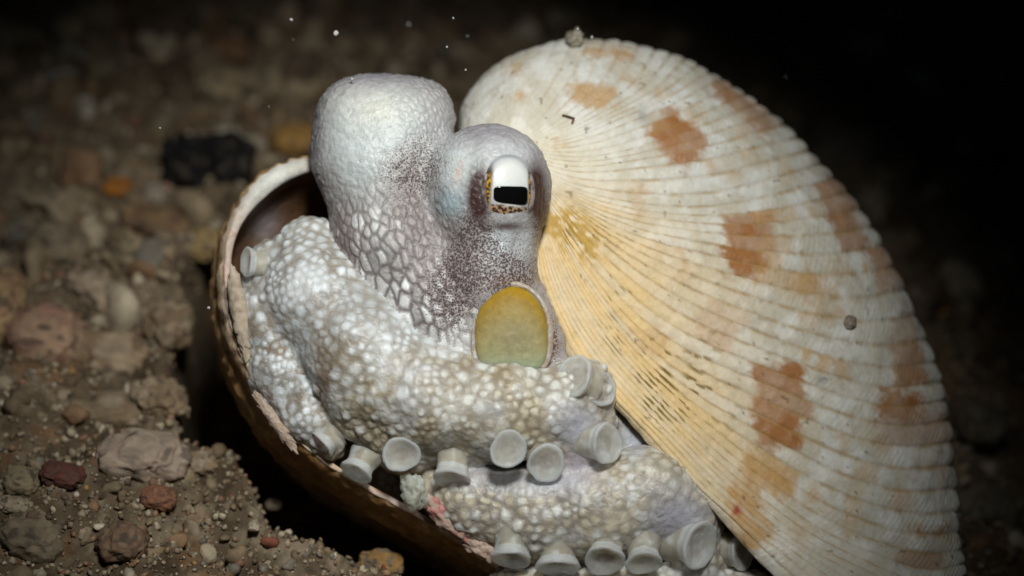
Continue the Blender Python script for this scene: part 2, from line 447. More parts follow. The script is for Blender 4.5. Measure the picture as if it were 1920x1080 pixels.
stone("pebble", "small cream pebble at the brink of the dark hollow", "pebble", 512, 948, 15, 12, (0.46, 0.40, 0.30), (0.40, 0.34, 0.26), 0.2, group=G)
stone("pebble", "tiny pale triangular pebble in the sand below the hollow's brink", "pebble", 476, 988, 11, 10, (0.52, 0.48, 0.38), (0.46, 0.42, 0.32), 0.3, group=G)
stone("rubble_block", "rough brown rubble block leaning over the dark hollow beside the shell", "stone", 318, 612, 44, 46, (0.24, 0.18, 0.12), (0.34, 0.28, 0.20), 0.45, freq=1.7, sink=0.45, group=G)
stone("rubble_block", "crumbly tan rubble block at the hollow's brink above the pale rubble block", "stone", 305, 752, 50, 44, (0.26, 0.20, 0.13), (0.36, 0.30, 0.22), 0.45, freq=1.9, sink=0.5, group=G)
stone("pebble", "rough tan pebble at the hollow's brink beside the pale lumpy block", "pebble", 372, 868, 34, 24, (0.30, 0.23, 0.15), (0.36, 0.31, 0.24), 0.4, sink=0.5, group=G)
for (x_, y_, a_, b_, c_) in ((690, 40, 50, 26, (0.2, 0.15, 0.1)), (40, 70, 40, 28, (0.34, 0.29, 0.2)), (50, 175, 34, 22, (0.36, 0.30, 0.21)), (130, 60, 30, 34, (0.34, 0.29, 0.2)), (190, 130, 34, 26, (0.28, 0.24, 0.16)), (20, 240, 34, 30, (0.26, 0.21, 0.14)), (300, 60, 56, 36, (0.16, 0.12, 0.08)), (640, 190, 44, 26, (0.28, 0.18, 0.07)),
                          (1400, 250, 70, 44, (0.24, 0.19, 0.13)), (860, 40, 60, 30, (0.16, 0.12, 0.09)), (1750, 560, 40, 40, (0.2, 0.13, 0.08)), (1840, 800, 50, 40, (0.2, 0.18, 0.14)), (1850, 960, 60, 44, (0.2, 0.18, 0.14)), (1200, 60, 50, 34, (0.24, 0.18, 0.12))):
    lab_ = {(640, 190): "ochre brown stone on dark sand close behind the far eye lobe", (190, 130): "tan stone on dark sand touching the bluish white shell fragment", (50, 175): "pale tan stone on dark sand across from the bluish white shell fragment",
            (1400, 250): "dim brown stone just beyond the blotched upper edge of the ribbed shell", (1200, 60): "dim brown stone just beyond the top edge of the ribbed shell", (860, 40): "dark brown stone on the floor between far eye lobe and ribbed shell top"}.get((x_, y_))
    beside_ = x_ > 1700
    stone("rubble_block", lab_ or ("very dim brown stone on dark floor beside the scalloped ribbed shell edge" if beside_ else "dim blurred brown stone on dark sand far from the shell"), "stone", x_, y_, a_, b_, c_, tuple(0.8 * k for k in c_), 0.3,
          group=None if lab_ else ("dim stones beside the ribbed shell" if beside_ else "dim stones far from the shell"))

# ------------------------------------------------------------------ the upper valve: a fan of ribs traced from the umbo
AP = (960, 275)
FAN = [  # traced points beyond the umbo, rib number, depth of the dome in px, relief, angle past the silhouette
    ([(915, 330), (880, 370)], 0, 110, 0.10, 118),
    ([(905, 285), (862, 262)], 4, 120, 0.10, 125),
    ([(915, 225), (868, 195)], 8, 140, 0.10, 125),
    ([(935, 190), (912, 136)], 12, 160, 0.14, 125),
    ([(985, 175), (1022, 83)], 17, 180, 0.30, 125),
    ([(1019, 232), (1075, 177), (1108, 134), (1130, 77)], 21, 200, 0.7, 125),
    ([(1037, 256), (1145, 207), (1208, 170), (1250, 130), (1268, 107)], 26, 230, 1.0, 125),
    ([(1060, 269), (1187, 226), (1290, 180), (1335, 157), (1352, 151)], 30, 250, 1.0, 125),
    ([(1075, 292), (1225, 264), (1337, 222), (1412, 190)], 33, 270, 1.0, 125),
    ([(1050, 320), (1187, 322), (1337, 305), (1440, 280), (1498, 268)], 37, 290, 1.0, 125),
    ([(1060, 340), (1150, 361), (1300, 369), (1430, 345), (1538, 312)], 39, 300, 1.0, 125),
    ([(1070, 360), (1200, 402), (1420, 414), (1540, 400), (1604, 388)], 42, 310, 1.0, 125),
    ([(1080, 385), (1200, 449), (1365, 497), (1462, 520), (1550, 532), (1630, 530), (1680, 518)], 46, 315, 1.0, 125),
    ([(1100, 430), (1220, 525), (1339, 590), (1425, 625), (1511, 656), (1590, 680), (1680, 690), (1748, 682)], 50, 310, 1.0, 125),
    ([(1060, 425), (1170, 560), (1300, 655), (1420, 705), (1507, 740), (1575, 764), (1650, 784), (1720, 786), (1776, 776)], 53, 300, 1.0, 125),
    ([(1030, 420), (1120, 580), (1249, 730), (1402, 856), (1485, 912), (1575, 962), (1665, 995), (1740, 1008), (1794, 1004)], 59, 250, 1.0, 122),
    ([(1005, 400), (1035, 500), (1095, 625), (1205, 756), (1335, 888), (1480, 1012), (1610, 1090), (1710, 1140), (1788, 1130)], 65, 170, 0.9, 112),
    ([(986, 385), (1000, 450), (1008, 515), (1030, 585), (1054, 655), (1100, 712), (1145, 757), (1200, 815), (1240, 862), (1320, 940), (1400, 1030), (1452, 1082), (1560, 1190), (1680, 1300)], 70, 70, 0.7, 92),
]
FAN = [(a, b * 0.9, c, d, e) for a, b, c, d, e in FAN]
NCOL = 14                                            # columns per rib
NRIB = int(round(FAN[-1][1]))
ND = 400
psi01 = np.linspace(0.012, 1.0, ND)
ctrl = []
for pts, rn, dep, rel, pmax in FAN:
    P = np.array([AP] + pts, float)
    cl = np.concatenate([[0], np.cumsum(np.linalg.norm(np.diff(P, axis=0), axis=1))])
    fine = nspline(cl, P, np.linspace(0, cl[-1], 400))
    al = np.concatenate([[0], np.cumsum(np.linalg.norm(np.diff(fine, axis=0), axis=1))]); al /= al[-1]
    psi = psi01 * math.radians(pmax)
    s = np.sin(psi)
    xy = np.stack([np.interp(s, al, fine[:, 0]), np.interp(s, al, fine[:, 1])], 1)
    tt = (xy[:, 0] - AP[0]) * 0.53 + (xy[:, 1] - AP[1]) * 0.85
    zb = -60 + 0.105 * (tt + np.sqrt(tt * tt + 3000.0))
    z = zb - dep * (1 - np.cos(psi))
    ctrl.append(np.concatenate([xy, z[:, None]], 1))
ctrl = np.array(ctrl)                                 # (K, ND, 3)
rk = np.array([f[1] for f in FAN], float)
U = np.linspace(0, NRIB, NRIB * NCOL + 1)
S = nspline(rk, ctrl.reshape(len(FAN), -1), U).reshape(len(U), ND, 3)
kern = np.exp(-(np.arange(-24, 25) / 11.0) ** 2); kern /= kern.sum()
def smooth_u(A):
    pad = np.concatenate([2 * A[:1] - A[24:0:-1], A, 2 * A[-1:] - A[-2:-26:-1]])
    return sum(kern[i] * pad[i:i + len(A)] for i in range(49))
S = smooth_u(S)
# the margin turns under a little
edge = np.clip((U - (NRIB - 2.0)) / 2.0, 0, 1) ** 2
S[..., 2] -= 22 * edge[:, None] * sstep(0.05, 0.3, psi01)[None]
# work with y up
S[..., 1] *= -1
nrm, du, dv = grid_normals(S)
if nrm[len(U) // 2, 60, 2] < 0: nrm = -nrm
spacing = np.linalg.norm(du, axis=-1) * NCOL           # px per rib
relief = np.interp(U, rk, [f[3] for f in FAN])
PXu, PYu = S[..., 0], -S[..., 1]
fr = U - np.floor(U)
ribidx = np.minimum(np.floor(U).astype(int), NRIB - 1)
prof = np.clip(np.sin(np.pi * fr), 0, 1) ** 0.55        # broad ribs, narrow grooves
jr = RNG.random(NRIB)
slen = np.cumsum(np.concatenate([np.zeros((len(U), 1)), np.linalg.norm(np.diff(S, axis=1), axis=-1)], 1), 1)
PP = np.stack([PXu / 60, PYu / 60, S[..., 2] / 60], -1)
wob = fbm(PP * 0.6, 3, 101)
bead = np.sin(2 * np.pi * (slen / 10.0 + jr[ribidx][:, None] * 1.0 + 2.5 * wob)) * sstep(0.35, 0.65, vnoise(PP * 1.4, 105))
growth = np.sin(2 * np.pi * (slen / 74.0 + 2.6 * wob))
sil = np.clip(psi01[None] * np.interp(U, rk, [f[4] for f in FAN])[:, None] / 90.0, 0, 1.2)
amp = np.minimum(spacing, 34) * relief[:, None] * (0.26 + 0.20 * sstep(0.15, 0.45, sil) + 0.36 * sstep(0.60, 0.97, sil)) * (0.75 + 0.5 * wob)
asym = 0.6 + 0.4 * fr                                   # ribs step over one another
h = amp * (0.26 * prof * asym)[:, None] + amp * 0.05 * bead * prof[:, None] * sstep(0.10, 0.35, psi01)[None]
h += amp * 0.03 * np.sign(growth) * np.abs(growth) ** 0.3
h += 2.6 * (fbm(PP * 5.0, 3, 111) - 0.5) + 7.0 * (fbm(PP * 0.9, 3, 112) - 0.5)
S2 = S + nrm * h[..., None]

# colours
ridx_center = np.clip(ribidx * NCOL + NCOL // 2, 0, len(U) - 1)
RX = 0.55 * PXu[ridx_center] + 0.45 * PXu; RY = 0.55 * PYu[ridx_center] + 0.45 * PYu            # per rib, so that marks step from rib to rib
front = (psi01[None] * np.interp(U, rk, [f[4] for f in FAN])[:, None]) < 92
jx = (RNG.random(NRIB)[ribidx] - 0.5)[:, None] * 18
PR = np.stack([PP[..., 0] * 0.8 - PP[..., 1] * 0.6, PP[..., 0] * 0.6 + PP[..., 1] * 0.8, PP[..., 2]], -1)
n1 = fbm(PR * 1.7, 4, 121); n2 = fbm(PP * 6, 3, 131); n3 = fbm(np.stack([PP[..., 0] * 1.0, np.broadcast_to(ribidx[:, None] * 0.9, PXu.shape), PP[..., 2] * 0], -1) * 2.2, 2, 141)
C = np.ones(S.shape) * np.array([0.60, 0.565, 0.475])
C = mix(C, (0.80, 0.80, 0.765), sstep(0.36, 0.62, n1) * 0.7)
C = mix(C, (0.60, 0.53, 0.40), sstep(0.50, 0.75, n3) * 0.4)
yell = np.clip(1.05 * gauss(PXu, PYu, 1060, 470, 150, 120) + 0.55 * gauss(PXu, PYu, 1250, 560, 170, 110) + 0.4 * gauss(PXu, PYu, 1330, 760, 160, 120) + 0.95 * gauss(PXu, PYu, 1150, 670, 210, 90, 50) + 0.45 * gauss(PXu, PYu, 1330, 900, 190, 110, 45), 0, 1)
yell = yell * (0.50 + 0.85 * n1) * (0.75 + 0.5 * jr[ribidx][:, None])
C = mix(C, (0.76, 0.52, 0.21), np.clip(yell, 0, 1) * 0.90)
C = mix(C, (0.75, 0.66, 0.45), gauss(PXu, PYu, 1000, 290, 130, 60) * 0.5)

streak2 = fbm(np.stack([slen / 70.0, np.broadcast_to(ribidx[:, None] * 3.7, slen.shape), 0 * slen], -1), 3, 163)
BLOTCH = [  # cx, cy, half length, half width, tilt deg, strength, tone
    (1110, 180, 38, 19, 10, 0.85, 0), (1142, 100, 44, 9, 5, 0.75, 0), (962, 130, 16, 9, 0, 0.5, 0), (978, 179, 15, 7, 0, 0.65, 0), (1268, 262, 52, 36, 42, 0.95, 1), (1222, 232, 22, 16, 40, 0.3, 0),
    (1385, 200, 70, 16, 40, 0.85, 1), (1402, 458, 44, 56, -6, 1.0, 1), (1452, 478, 26, 30, 0, 0.45, 0), (1470, 525, 60, 20, 10, 0.6, 0), (1560, 372, 26, 40, -20, 0.8, 1), (1585, 432, 26, 46, -24, 0.9, 1),
    (1462, 762, 47, 76, -3, 1.0, 1), (1345, 612, 40, 36, 35, 0.6, 2), (1225, 640, 30, 26, 30, 0.45, 0), (1442, 892, 54, 30, 25, 0.7, 0), (1402, 965, 30, 60, -20, 0.75, 0), (1372, 955, 8, 10, 0, 0.0, 3),
    (1700, 680, 26, 40, -14, 0.9, 1), (1685, 760, 44, 20, 6, 0.8, 1), (1720, 800, 80, 34, 6, 0.6, 1), (1660, 500, 26, 34, -20, 0.65, 1), (1700, 610, 22, 28, 0, 0.6, 1),
    (1511, 665, 10, 14, 10, 0.75, 0), (1546, 678, 10, 13, 10, 0.75, 0), (1577, 692, 10, 12, 10, 0.65, 0), (1512, 510, 8, 14, 0, 0.6, 0), (1562, 512, 8, 12, 0, 0.55, 0), (1585, 514, 8, 11, 0, 0.6, 0), (1622, 508, 12, 14, 0, 0.6, 0),
    (1485, 405, 8, 10, 0, 0.55, 0), (1520, 405, 12, 10, 0, 0.6, 0), (1435, 405, 26, 9, 0, 0.75, 0), (1520, 545, 44, 16, 6, 0.55, 0), (1540, 590, 34, 18, 6, 0.55, 0), (1280, 490, 10, 36, -8, 0.45, 0), (1235, 470, 12, 12, 0, 0.35, 0),
    (1048, 272, 6, 14, 0, 0.5, 0), (1195, 380, 14, 30, -10, 0.4, 0), (1330, 310, 14, 12, 0, 0.45, 0), (1390, 250, 16, 12, 30, 0.35, 0), (1405, 300, 12, 14, 0, 0.45, 0), (1470, 330, 10, 12, 0, 0.45, 0), (1290, 215, 16, 12, 30, 0.3, 0),
    (1180, 150, 14, 8, 30, 0.35, 0), (1240, 180, 12, 8, 40, 0.35, 0), (1575, 810, 8, 10, 0, 0.5, 0), (1580, 840, 10, 26, 0, 0.4, 0), (1625, 825, 8, 10, 0, 0.45, 0), (1660, 840, 8, 10, 0, 0.45, 0), (1600, 950, 14, 60, 10, 0.35, 0), (1530, 930, 10, 14, 0, 0.4, 0),
    (1690, 930, 20, 16, 0, 0.5, 0), (1740, 1000, 40, 10, 0, 0.7, 1), (1720, 1050, 40, 14, 0, 0.6, 1), (1630, 880, 18, 12, 20, 0.35, 0), (1500, 1000, 20, 20, 20, 0.3, 0), (1740, 880, 30, 12, 4, 0.5, 1), (1375, 330, 12, 10, 0, 0.3, 0),
]
TONES = [(0.54, 0.31, 0.11), (0.38, 0.165, 0.055), (0.58, 0.37, 0.22), (0.4, 0.05, 0.02)]
for cx, cy, a, b, tilt, st, tone in BLOTCH:
    c_, s_ = math.cos(math.radians(tilt)), math.sin(math.radians(tilt))
    dx = RX - cx + jx * min(1.0, a / 40); dy = RY - cy
    x1 = dx * c_ + dy * s_; y1 = -dx * s_ + dy * c_
    wv = 22 * (n2 - 0.5) + 10 * (n1 - 0.5)
    m = sstep(a + 11, a - 9, np.abs(x1) + wv + 26 * (streak2 - 0.5)) * sstep(b + 12, b - 9, np.abs(y1) + wv) * front
    C = mix(C, TONES[tone], m * st * (0.55 + 0.70 * n1) * (0.70 + 0.5 * jr[ribidx][::-1][:, None]) * (0.75 + 0.8 * streak2))
# grime in the grooves
groove = 1 - sstep(0.0, 0.20, np.minimum(fr, 1 - fr))
C = mix(C, (0.44, 0.27, 0.09), (groove[:, None] * (0.30 + 0.70 * sstep(0.45, 0.62, fbm(PR * 3.2, 3, 151))) * 0.60 * relief[:, None]))
alg = np.clip(1.2 * gauss(PXu, PYu, 1075, 440, 70, 42) + 1.1 * gauss(PXu, PYu, 1210, 725, 95, 55, 40) + 0.7 * gauss(PXu, PYu, 1290, 700, 130, 70, 30) + 0.5 * gauss(PXu, PYu, 1130, 560, 90, 90) + 0.35 * gauss(PXu, PYu, 1420, 560, 260, 200), 0, 1.2) * front
streak = fbm(np.stack([slen / 15.0, np.broadcast_to(np.floor(U * 1.0)[:, None] * 3.7, slen.shape), 0 * slen], -1), 2, 161)
C = mix(C, (0.20, 0.125, 0.012), np.clip(sstep(0.72, 0.76, streak + 0.26 * np.clip(alg, 0, 1)) * alg * sstep(0.42, 0.56, fbm(PR * 1.1, 2, 167)), 0, 1) * sstep(0.34, 0.14, np.minimum(fr, 1 - fr))[:, None] * 0.95)
C = mix(C, (0.46, 0.26, 0.008), np.clip((gauss(PXu, PYu, 1058, 425, 50, 38) + 0.7 * gauss(PXu, PYu, 1105, 470, 34, 26)) * sstep(0.40, 0.56, n2) * 1.5, 0, 1) * 0.85)
C = mix(C, (0.13, 0.09, 0.04), sstep(0.90, 0.93, vnoise(PP * 6.5, 171)) * 0.6 * front)
C = mix(C, (0.30, 0.30, 0.27), np.clip(gauss(PXu, PYu, 1205, 218, 10, 18, -20) + gauss(PXu, PYu, 1540, 712, 14, 9), 0, 1) * 0.7)
C = mix(C, (0.36, 0.03, 0.015), gauss(PXu, PYu, 1381, 958, 8, 9) * 0.95)
Q = S2.copy(); Q[..., 1] *= -1
W = q2w(Q)
upper = add_mesh("clam_shell", W.reshape(-1, 3), grid_faces(len(U), ND), MAT_SHELL, cols=C.reshape(-1, 3))
so = upper.modifiers.new("thickness", 'SOLIDIFY'); so.thickness = 0.0009; so.offset = -1 if True else 1
tag(upper, "large ribbed cream shell valve with brown blotches arching over the octopus", "shell", "the two halves of one clam shell")
SHELL_PX = np.stack([PXu, PYu], -1).reshape(-1, 2)[front.ravel()]
SHELL_Q = Q.reshape(-1, 3)[front.ravel()]
SHELL_N = nrm.reshape(-1, 3)[front.ravel()]

def on_shell(px, py):
    i = np.argmin(((SHELL_PX - np.array([px, py])) ** 2).sum(1))
    n = SHELL_N[i]
    return SHELL_Q[i], n

# ------------------------------------------------------------------ the lower valve: a bowl that holds the octopus
RIM = np.array([(720, 292, -165), (655, 284, -150), (590, 294, -125), (520, 312, -100), (462, 362, -75), (430, 430, -55), (420, 510, -35), (432, 610, -15), (462, 690, 0), (520, 782, 10), (600, 862, 12), (700, 925, 8), (800, 980, 2),
                (910, 1052, 0), (1030, 1130, -5), (1200, 1215, -30), (1380, 1240, -80), (1490, 1130, -160), (1460, 920, -250), (1310, 660, -300), (1100, 450, -290), (930, 340, -240), (810, 305, -195)], float)
NT = 720
rc = np.concatenate([RIM, RIM[:1]])
cl = np.concatenate([[0], np.cumsum(np.linalg.norm(np.diff(rc, axis=0), axis=1))])
ext = np.concatenate([rc[-4:-1], rc, rc[1:4]]); exl = np.concatenate([cl[-4:-1] - cl[-1], cl, cl[1:4] + cl[-1]])
th = np.linspace(0, cl[-1], NT, endpoint=False)
rim = nspline(exl, ext, th)
C0 = np.array([870, 740, -90.0]); BT = np.array([790, 850, -400.0])
left = gauss(rim[:, 0], rim[:, 1], 520, 340, 120, 90)                     # the thick pale lip
lipw = 11 + 25 * left + 6 * gauss(rim[:, 0], rim[:, 1], 450, 620, 90, 160)
scal = np.abs(np.sin(th / 17.0)) ** 0.7
ring = []
NV = 90
sect = []
for j in range(NV):                                # outside, from the bottom to the rim
    v = 1 - j / (NV - 1)
    a = v * math.pi / 2
    f = (math.cos(a) ** 0.55) * (1 + 0.03 * math.sin(math.pi * min(1, v * 1.2)))
    cen = C0 + (BT - C0) * math.sin(a)
    flat = rim - C0; zf = flat[:, 2] * math.cos(a)
    p = np.stack([cen[0] + flat[:, 0] * f, cen[1] + flat[:, 1] * f, cen[2] + zf], 1)
    out_dir = np.stack([flat[:, 0], flat[:, 1], 0 * zf], 1); out_dir /= np.linalg.norm(out_dir, axis=1, keepdims=True)
    # ridges that run along the rim, with knobs
    rr = math.sin(v * 46.0)
    p = p + out_dir * (4.5 * rr + 3.0 * scal * math.exp(-v * 7) + 10 * (vnoise(np.stack([th / 14, np.full(NT, v * 30), 0 * th], -1), 5) - 0.5))[:, None] * (0.3 + 0.7 * min(1, 4 * f - 0.2 if f > 0.05 else 0))
    ring.append(p); sect.append((0, v))
inw = C0 - rim; inw[:, 2] *= 0.3; inw /= np.linalg.norm(inw, axis=1, keepdims=True)
NL = 10
for j in range(1, NL):                             # over the lip
    a = math.pi * j / NL
    p = rim + inw * (lipw * (1 - math.cos(a)) / 2)[:, None] + np.array([0, 0, 1.0]) * (lipw * 0.42 * math.sin(a))[:, None]
    p = p - inw * (4 * scal * math.sin(a) * (1 - left))[:, None] + (np.array([0, 0, 1.0]) * (3.0 * (1 - left) * (vnoise(np.stack([th / 22, 0 * th, 0 * th], -1), 6) - 0.5))[:, None])
    ring.append(p); sect.append((1, j / NL))
base_in = rim + inw * lipw[:, None]
NI = 40
for j in range(NI):                                # inside
    v = j / (NI - 1)
    a = v * math.pi / 2 * 0.97
    f = math.cos(a) ** 0.6
    cen = C0 + (BT + np.array([10, -20, 40]) - C0) * math.sin(a)
    flat = base_in - C0
    ring.append(np.stack([cen[0] + flat[:, 0] * f, cen[1] + flat[:, 1] * f, cen[2] + flat[:, 2] * math.cos(a)], 1)); sect.append((2, v))
L = np.array(ring).transpose(1, 0, 2)               # (NT, rows, 3)
LP = L / 50.0
nn = fbm(LP * 1.3, 4, 201); nn2 = fbm(LP * 5, 3, 211)
LC = np.zeros(L.shape)
for j, (kind, v) in enumerate(sect):
    if kind == 0:
        c = mix(np.ones((NT, 3)) * np.array([0.34, 0.185, 0.065]), (0.46, 0.29, 0.13), sstep(0.42, 0.66, nn[:, j]))
        c = mix(c, (0.20, 0.09, 0.03), sstep(0.5, 0.75, nn2[:, j]) * 0.6)
        c = mix(c, (0.62, 0.52, 0.40), np.full(NT, math.exp(-v * 14)) * 0.7 * gauss(rim[:, 0], rim[:, 1], 430, 560, 120, 170))
    elif kind == 1:
        c = np.ones((NT, 3)) * np.array([0.50, 0.40, 0.29])
        c = mix(c, (0.62, 0.47, 0.42), sstep(0.4, 0.6, nn[:, j]) * 0.8)
        c = mix(c, (0.68, 0.68, 0.62), left)
        c = mix(c, (0.32, 0.17, 0.07), sstep(0.5, 0.7, nn2[:, j]) * (1 - left) * 0.6)
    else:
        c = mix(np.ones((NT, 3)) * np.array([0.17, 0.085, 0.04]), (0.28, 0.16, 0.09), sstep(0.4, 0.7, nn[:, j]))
        c = mix(c, (0.62, 0.56, 0.58), gauss(L[:, j, 0], L[:, j, 1], 492, 412, 26, 34) * 0.9)
    LC[:, j] = c
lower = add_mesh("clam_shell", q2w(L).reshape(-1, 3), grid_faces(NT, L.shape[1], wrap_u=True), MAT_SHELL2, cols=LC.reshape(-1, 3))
tag(lower, "deep brown ribbed shell valve with pale thick lip, cupping the octopus from below", "shell", "the two halves of one clam shell")

def blob(name, q, radii, mat, col, col2, parent=None, rough=0.3, freq=1.5, rotz=0.0, tmpl=None, seed=1, bumps=0.0):
    V, F = tmpl if tmpl is not None else ICO4
    VA = V * np.array(radii) / (np.prod(radii) ** (1 / 3))
    d = 1 + rough * 2 * (fbm(VA * freq + seed * 3.7, 4, seed) - 0.5) + bumps * (vnoise(VA * 4 + seed, seed + 3) - 0.5)
    v = V * d[:, None] * np.array(radii)
    a = math.radians(rotz); c_, s_ = math.cos(a), math.sin(a)
    v = np.stack([v[:, 0] * c_ - v[:, 1] * s_, v[:, 0] * s_ + v[:, 1] * c_, v[:, 2]], 1)
    n = fbm(VA * 2.4 + seed, 3, seed + 9)
    c = mix(np.ones((len(V), 3)) * np.array(col), col2, sstep(0.44, 0.6, n))
    return add_mesh(name, q2w(v + np.array(q)), F, mat, parent, cols=c)

blob("crust", (842, 972, 38), (70, 22, 20), MAT_SHELL2, (0.50, 0.38, 0.31), (0.50, 0.22, 0.19), lower, 0.35, 1.7, 40, seed=3, bumps=0.3)
blob("crust", (900, 1024, 30), (50, 20, 18), MAT_SHELL2, (0.48, 0.36, 0.29), (0.42, 0.29, 0.22), lower, 0.35, 1.7, 35, seed=4, bumps=0.3)
blob("crust", (556, 748, 34), (70, 22, 7), MAT_SHELL2, (0.54, 0.41, 0.35), (0.48, 0.35, 0.29), lower, 0.25, 1.5, 54, seed=5)
blob("crust", (592, 806, 36), (36, 16, 8), MAT_SHELL2, (0.62, 0.46, 0.44), (0.56, 0.38, 0.34), lower, 0.25, 1.5, 62, seed=6)
blob("crust", (515, 790, 32), (72, 11, 10), MAT_SHELL2, (0.50, 0.39, 0.31), (0.42, 0.31, 0.23), lower, 0.35, 2.2, 55, seed=7)
blob("crust", (450, 590, 6), (90, 17, 12), MAT_SHELL2, (0.50, 0.41, 0.31), (0.42, 0.33, 0.24), lower, 0.18, 1.6, 80, seed=8, bumps=0.15)

# ------------------------------------------------------------------ the octopus
STEP = 5.0
LO = np.array([390.0, 110.0, -330.0]); HI = np.array([1460.0, 1190.0, 190.0])
nx, ny, nzv = [int((HI[i] - LO[i]) / STEP) + 1 for i in range(3)]
XX, YY, ZZ = np.meshgrid(*[(LO[i] + STEP * np.arange(n)).astype(np.float32) for i, n in enumerate((nx, ny, nzv))], indexing='ij', sparse=True)

def f_ell(c, r):
    dx, dy, dz = (XX - c[0]), (YY - c[1]), (ZZ - c[2])
    k0 = np.sqrt((dx / r[0]) ** 2 + (dy / r[1]) ** 2 + (dz / r[2]) ** 2)
    k1 = np.sqrt((dx / r[0] ** 2) ** 2 + (dy / r[1] ** 2) ** 2 + (dz / r[2] ** 2) ** 2) + 1e-6
    return k0 * (k0 - 1) / k1

def f_cone(a, b):
    a = np.array(a, np.float32); b = np.array(b, np.float32)
    e = b[:3] - a[:3]; ee = float(e @ e)
    t = np.clip(((XX - a[0]) * e[0] + (YY - a[1]) * e[1] + (ZZ - a[2]) * e[2]) / ee, 0, 1)
    d = np.sqrt((XX - a[0] - t * e[0]) ** 2 + (YY - a[1] - t * e[1]) ** 2 + (ZZ - a[2] - t * e[2]) ** 2)
    return d - (a[3] + t * (b[3] - a[3]))

def smin(a, b, k):
    if a is None: return b
    h = np.clip(0.5 + 0.5 * (b - a) / k, 0, 1)
    return b * (1 - h) + a * h - k * h * (1 - h)

def chain(pts, k=25, base=None):
    d = base
    for a, b in zip(pts[:-1], pts[1:]):
        d = smin(d, f_cone(a, b), k)
    return d

# head: two eye lobes on stalks that merge
def f_sup(c, r, p):
    k0 = (np.abs((XX - c[0]) / r[0]) ** p + np.abs((YY - c[1]) / r[1]) ** p + np.abs((ZZ - c[2]) / r[2]) ** p) ** (1 / p)
    return (k0 - 1) * min(r)
head = f_sup((716, 256, -75), (128, 117, 108), 2.7)
head = smin(head, f_ell((792, 216, -80), (56, 62, 72)), 24)
head = chain([(712, 300, -72, 116), (742, 450, -45, 106), (800, 590, -25, 105)], 40, head)
eyel = f_ell((918, 345, 18), (114, 113, 104))
eyel = chain([(922, 400, 14, 96), (914, 520, 8, 84), (908, 640, 0, 88)], 35, eyel)
head = smin(head, eyel, 34)
head = smin(head, f_ell((815, 570, -40), (140, 150, 105)), 40)
head = smin(head, f_ell((962, 625, 18), (76, 96, 58)), 18)
head = chain([(985, 560, 0, 42), (1030, 640, 20, 26), (1040, 680, 25, 24)], 20, head)
# arms and web folded in front
armA = chain([(578, 468, -70, 60), (592, 560, -15, 92), (672, 655, 25, 100), (800, 748, 50, 96), (950, 770, 58, 86), (1050, 770, 50, 74), (1085, 735, 45, 60)], 40)
armA = chain([(700, 740, 20, 95), (760, 830, 10, 62)], 40, armA)
armA = smin(armA, f_cone((900, 790, 40, 80), (860, 860, 35, 34)), 30)
armL = chain([(512, 505, -75, 56), (512, 610, -45, 72), (535, 705, -20, 62), (572, 775, 5, 42), (620, 838, 12, 26)], 35)
armB = chain([(790, 900, -25, 42), (890, 940, 5, 68), (1000, 962, 20, 82), (1130, 958, 28, 90), (1215, 925, 25, 78), (1285, 965, 5, 66), (1310, 1050, 0, 52)], 40)
patch = chain([(1090, 740, 30, 62), (1085, 815, 35, 66), (1060, 880, 25, 55)], 35)
armC = chain([(960, 1110, -10, 55), (1180, 1110, -5, 60), (1420, 1120, -5, 48)], 40)
patch = smin(patch, f_cone((1110, 800, -20, 45), (1235, 858, -25, 26)), 20)
core = f_ell((800, 720, -165), (270, 270, 110))
arms = smin(smin(armA, patch, 22), armL, 14)
arms = smin(arms, armB, 12)
arms = smin(arms, armC, 14)
arms = smin(arms, core, 20)
F = smin(head, arms, 9)
isarm = (arms < head)

def surface_nets(F):
    neg = F < 0
    n = F.shape
    corners = [(i, j, k) for i in (0, 1) for j in (0, 1) for k in (0, 1)]
    cnt = np.zeros(tuple(s - 1 for s in n), np.int8)
    for i, j, k in corners:
        cnt += neg[i:n[0] - 1 + i, j:n[1] - 1 + j, k:n[2] - 1 + k]
    act = (cnt > 0) & (cnt < 8)
    idx = -np.ones(act.shape, np.int64); cells = np.argwhere(act); idx[act] = np.arange(len(cells))
    acc = np.zeros((len(cells), 3)); num = np.zeros(len(cells))
    for a in corners:
        for ax in range(3):
            if a[ax] == 1: continue
            b = list(a); b[ax] = 1
            fa = F[cells[:, 0] + a[0], cells[:, 1] + a[1], cells[:, 2] + a[2]]
            fb = F[cells[:, 0] + b[0], cells[:, 1] + b[1], cells[:, 2] + b[2]]
            m = (fa < 0) != (fb < 0)
            t = np.where(m, fa / np.where(m, fa - fb, 1), 0)
            p = np.tile(np.array(a, float), (len(cells), 1)); p[:, ax] += t
            acc[m] += p[m]; num[m] += 1
    V = cells + acc / num[:, None]
    quads = []
    for ax in range(3):
        sl = [slice(1, n[d] - 1) for d in range(3)]
        sl[ax] = slice(0, n[ax] - 1)
        s2 = list(sl); s2[ax] = slice(1, n[ax])
        a = neg[tuple(sl)]; b = neg[tuple(s2)]
        off = np.array([s.start for s in sl])
        e = np.argwhere(a != b); flip = a[a != b]
        e = e + off
        u, v = [d for d in range(3) if d != ax]
        def at(du, dv):
            c = e.copy(); c[:, u] -= du; c[:, v] -= dv
            return idx[c[:, 0], c[:, 1], c[:, 2]]
        q = np.stack([at(1, 1), at(0, 1), at(0, 0), at(1, 0)], 1)
        fl = flip if ax != 1 else ~flip
        q[~fl] = q[~fl][:, ::-1]
        quads.append(q)
    return V, np.concatenate(quads)

V0, Q0 = surface_nets(F)
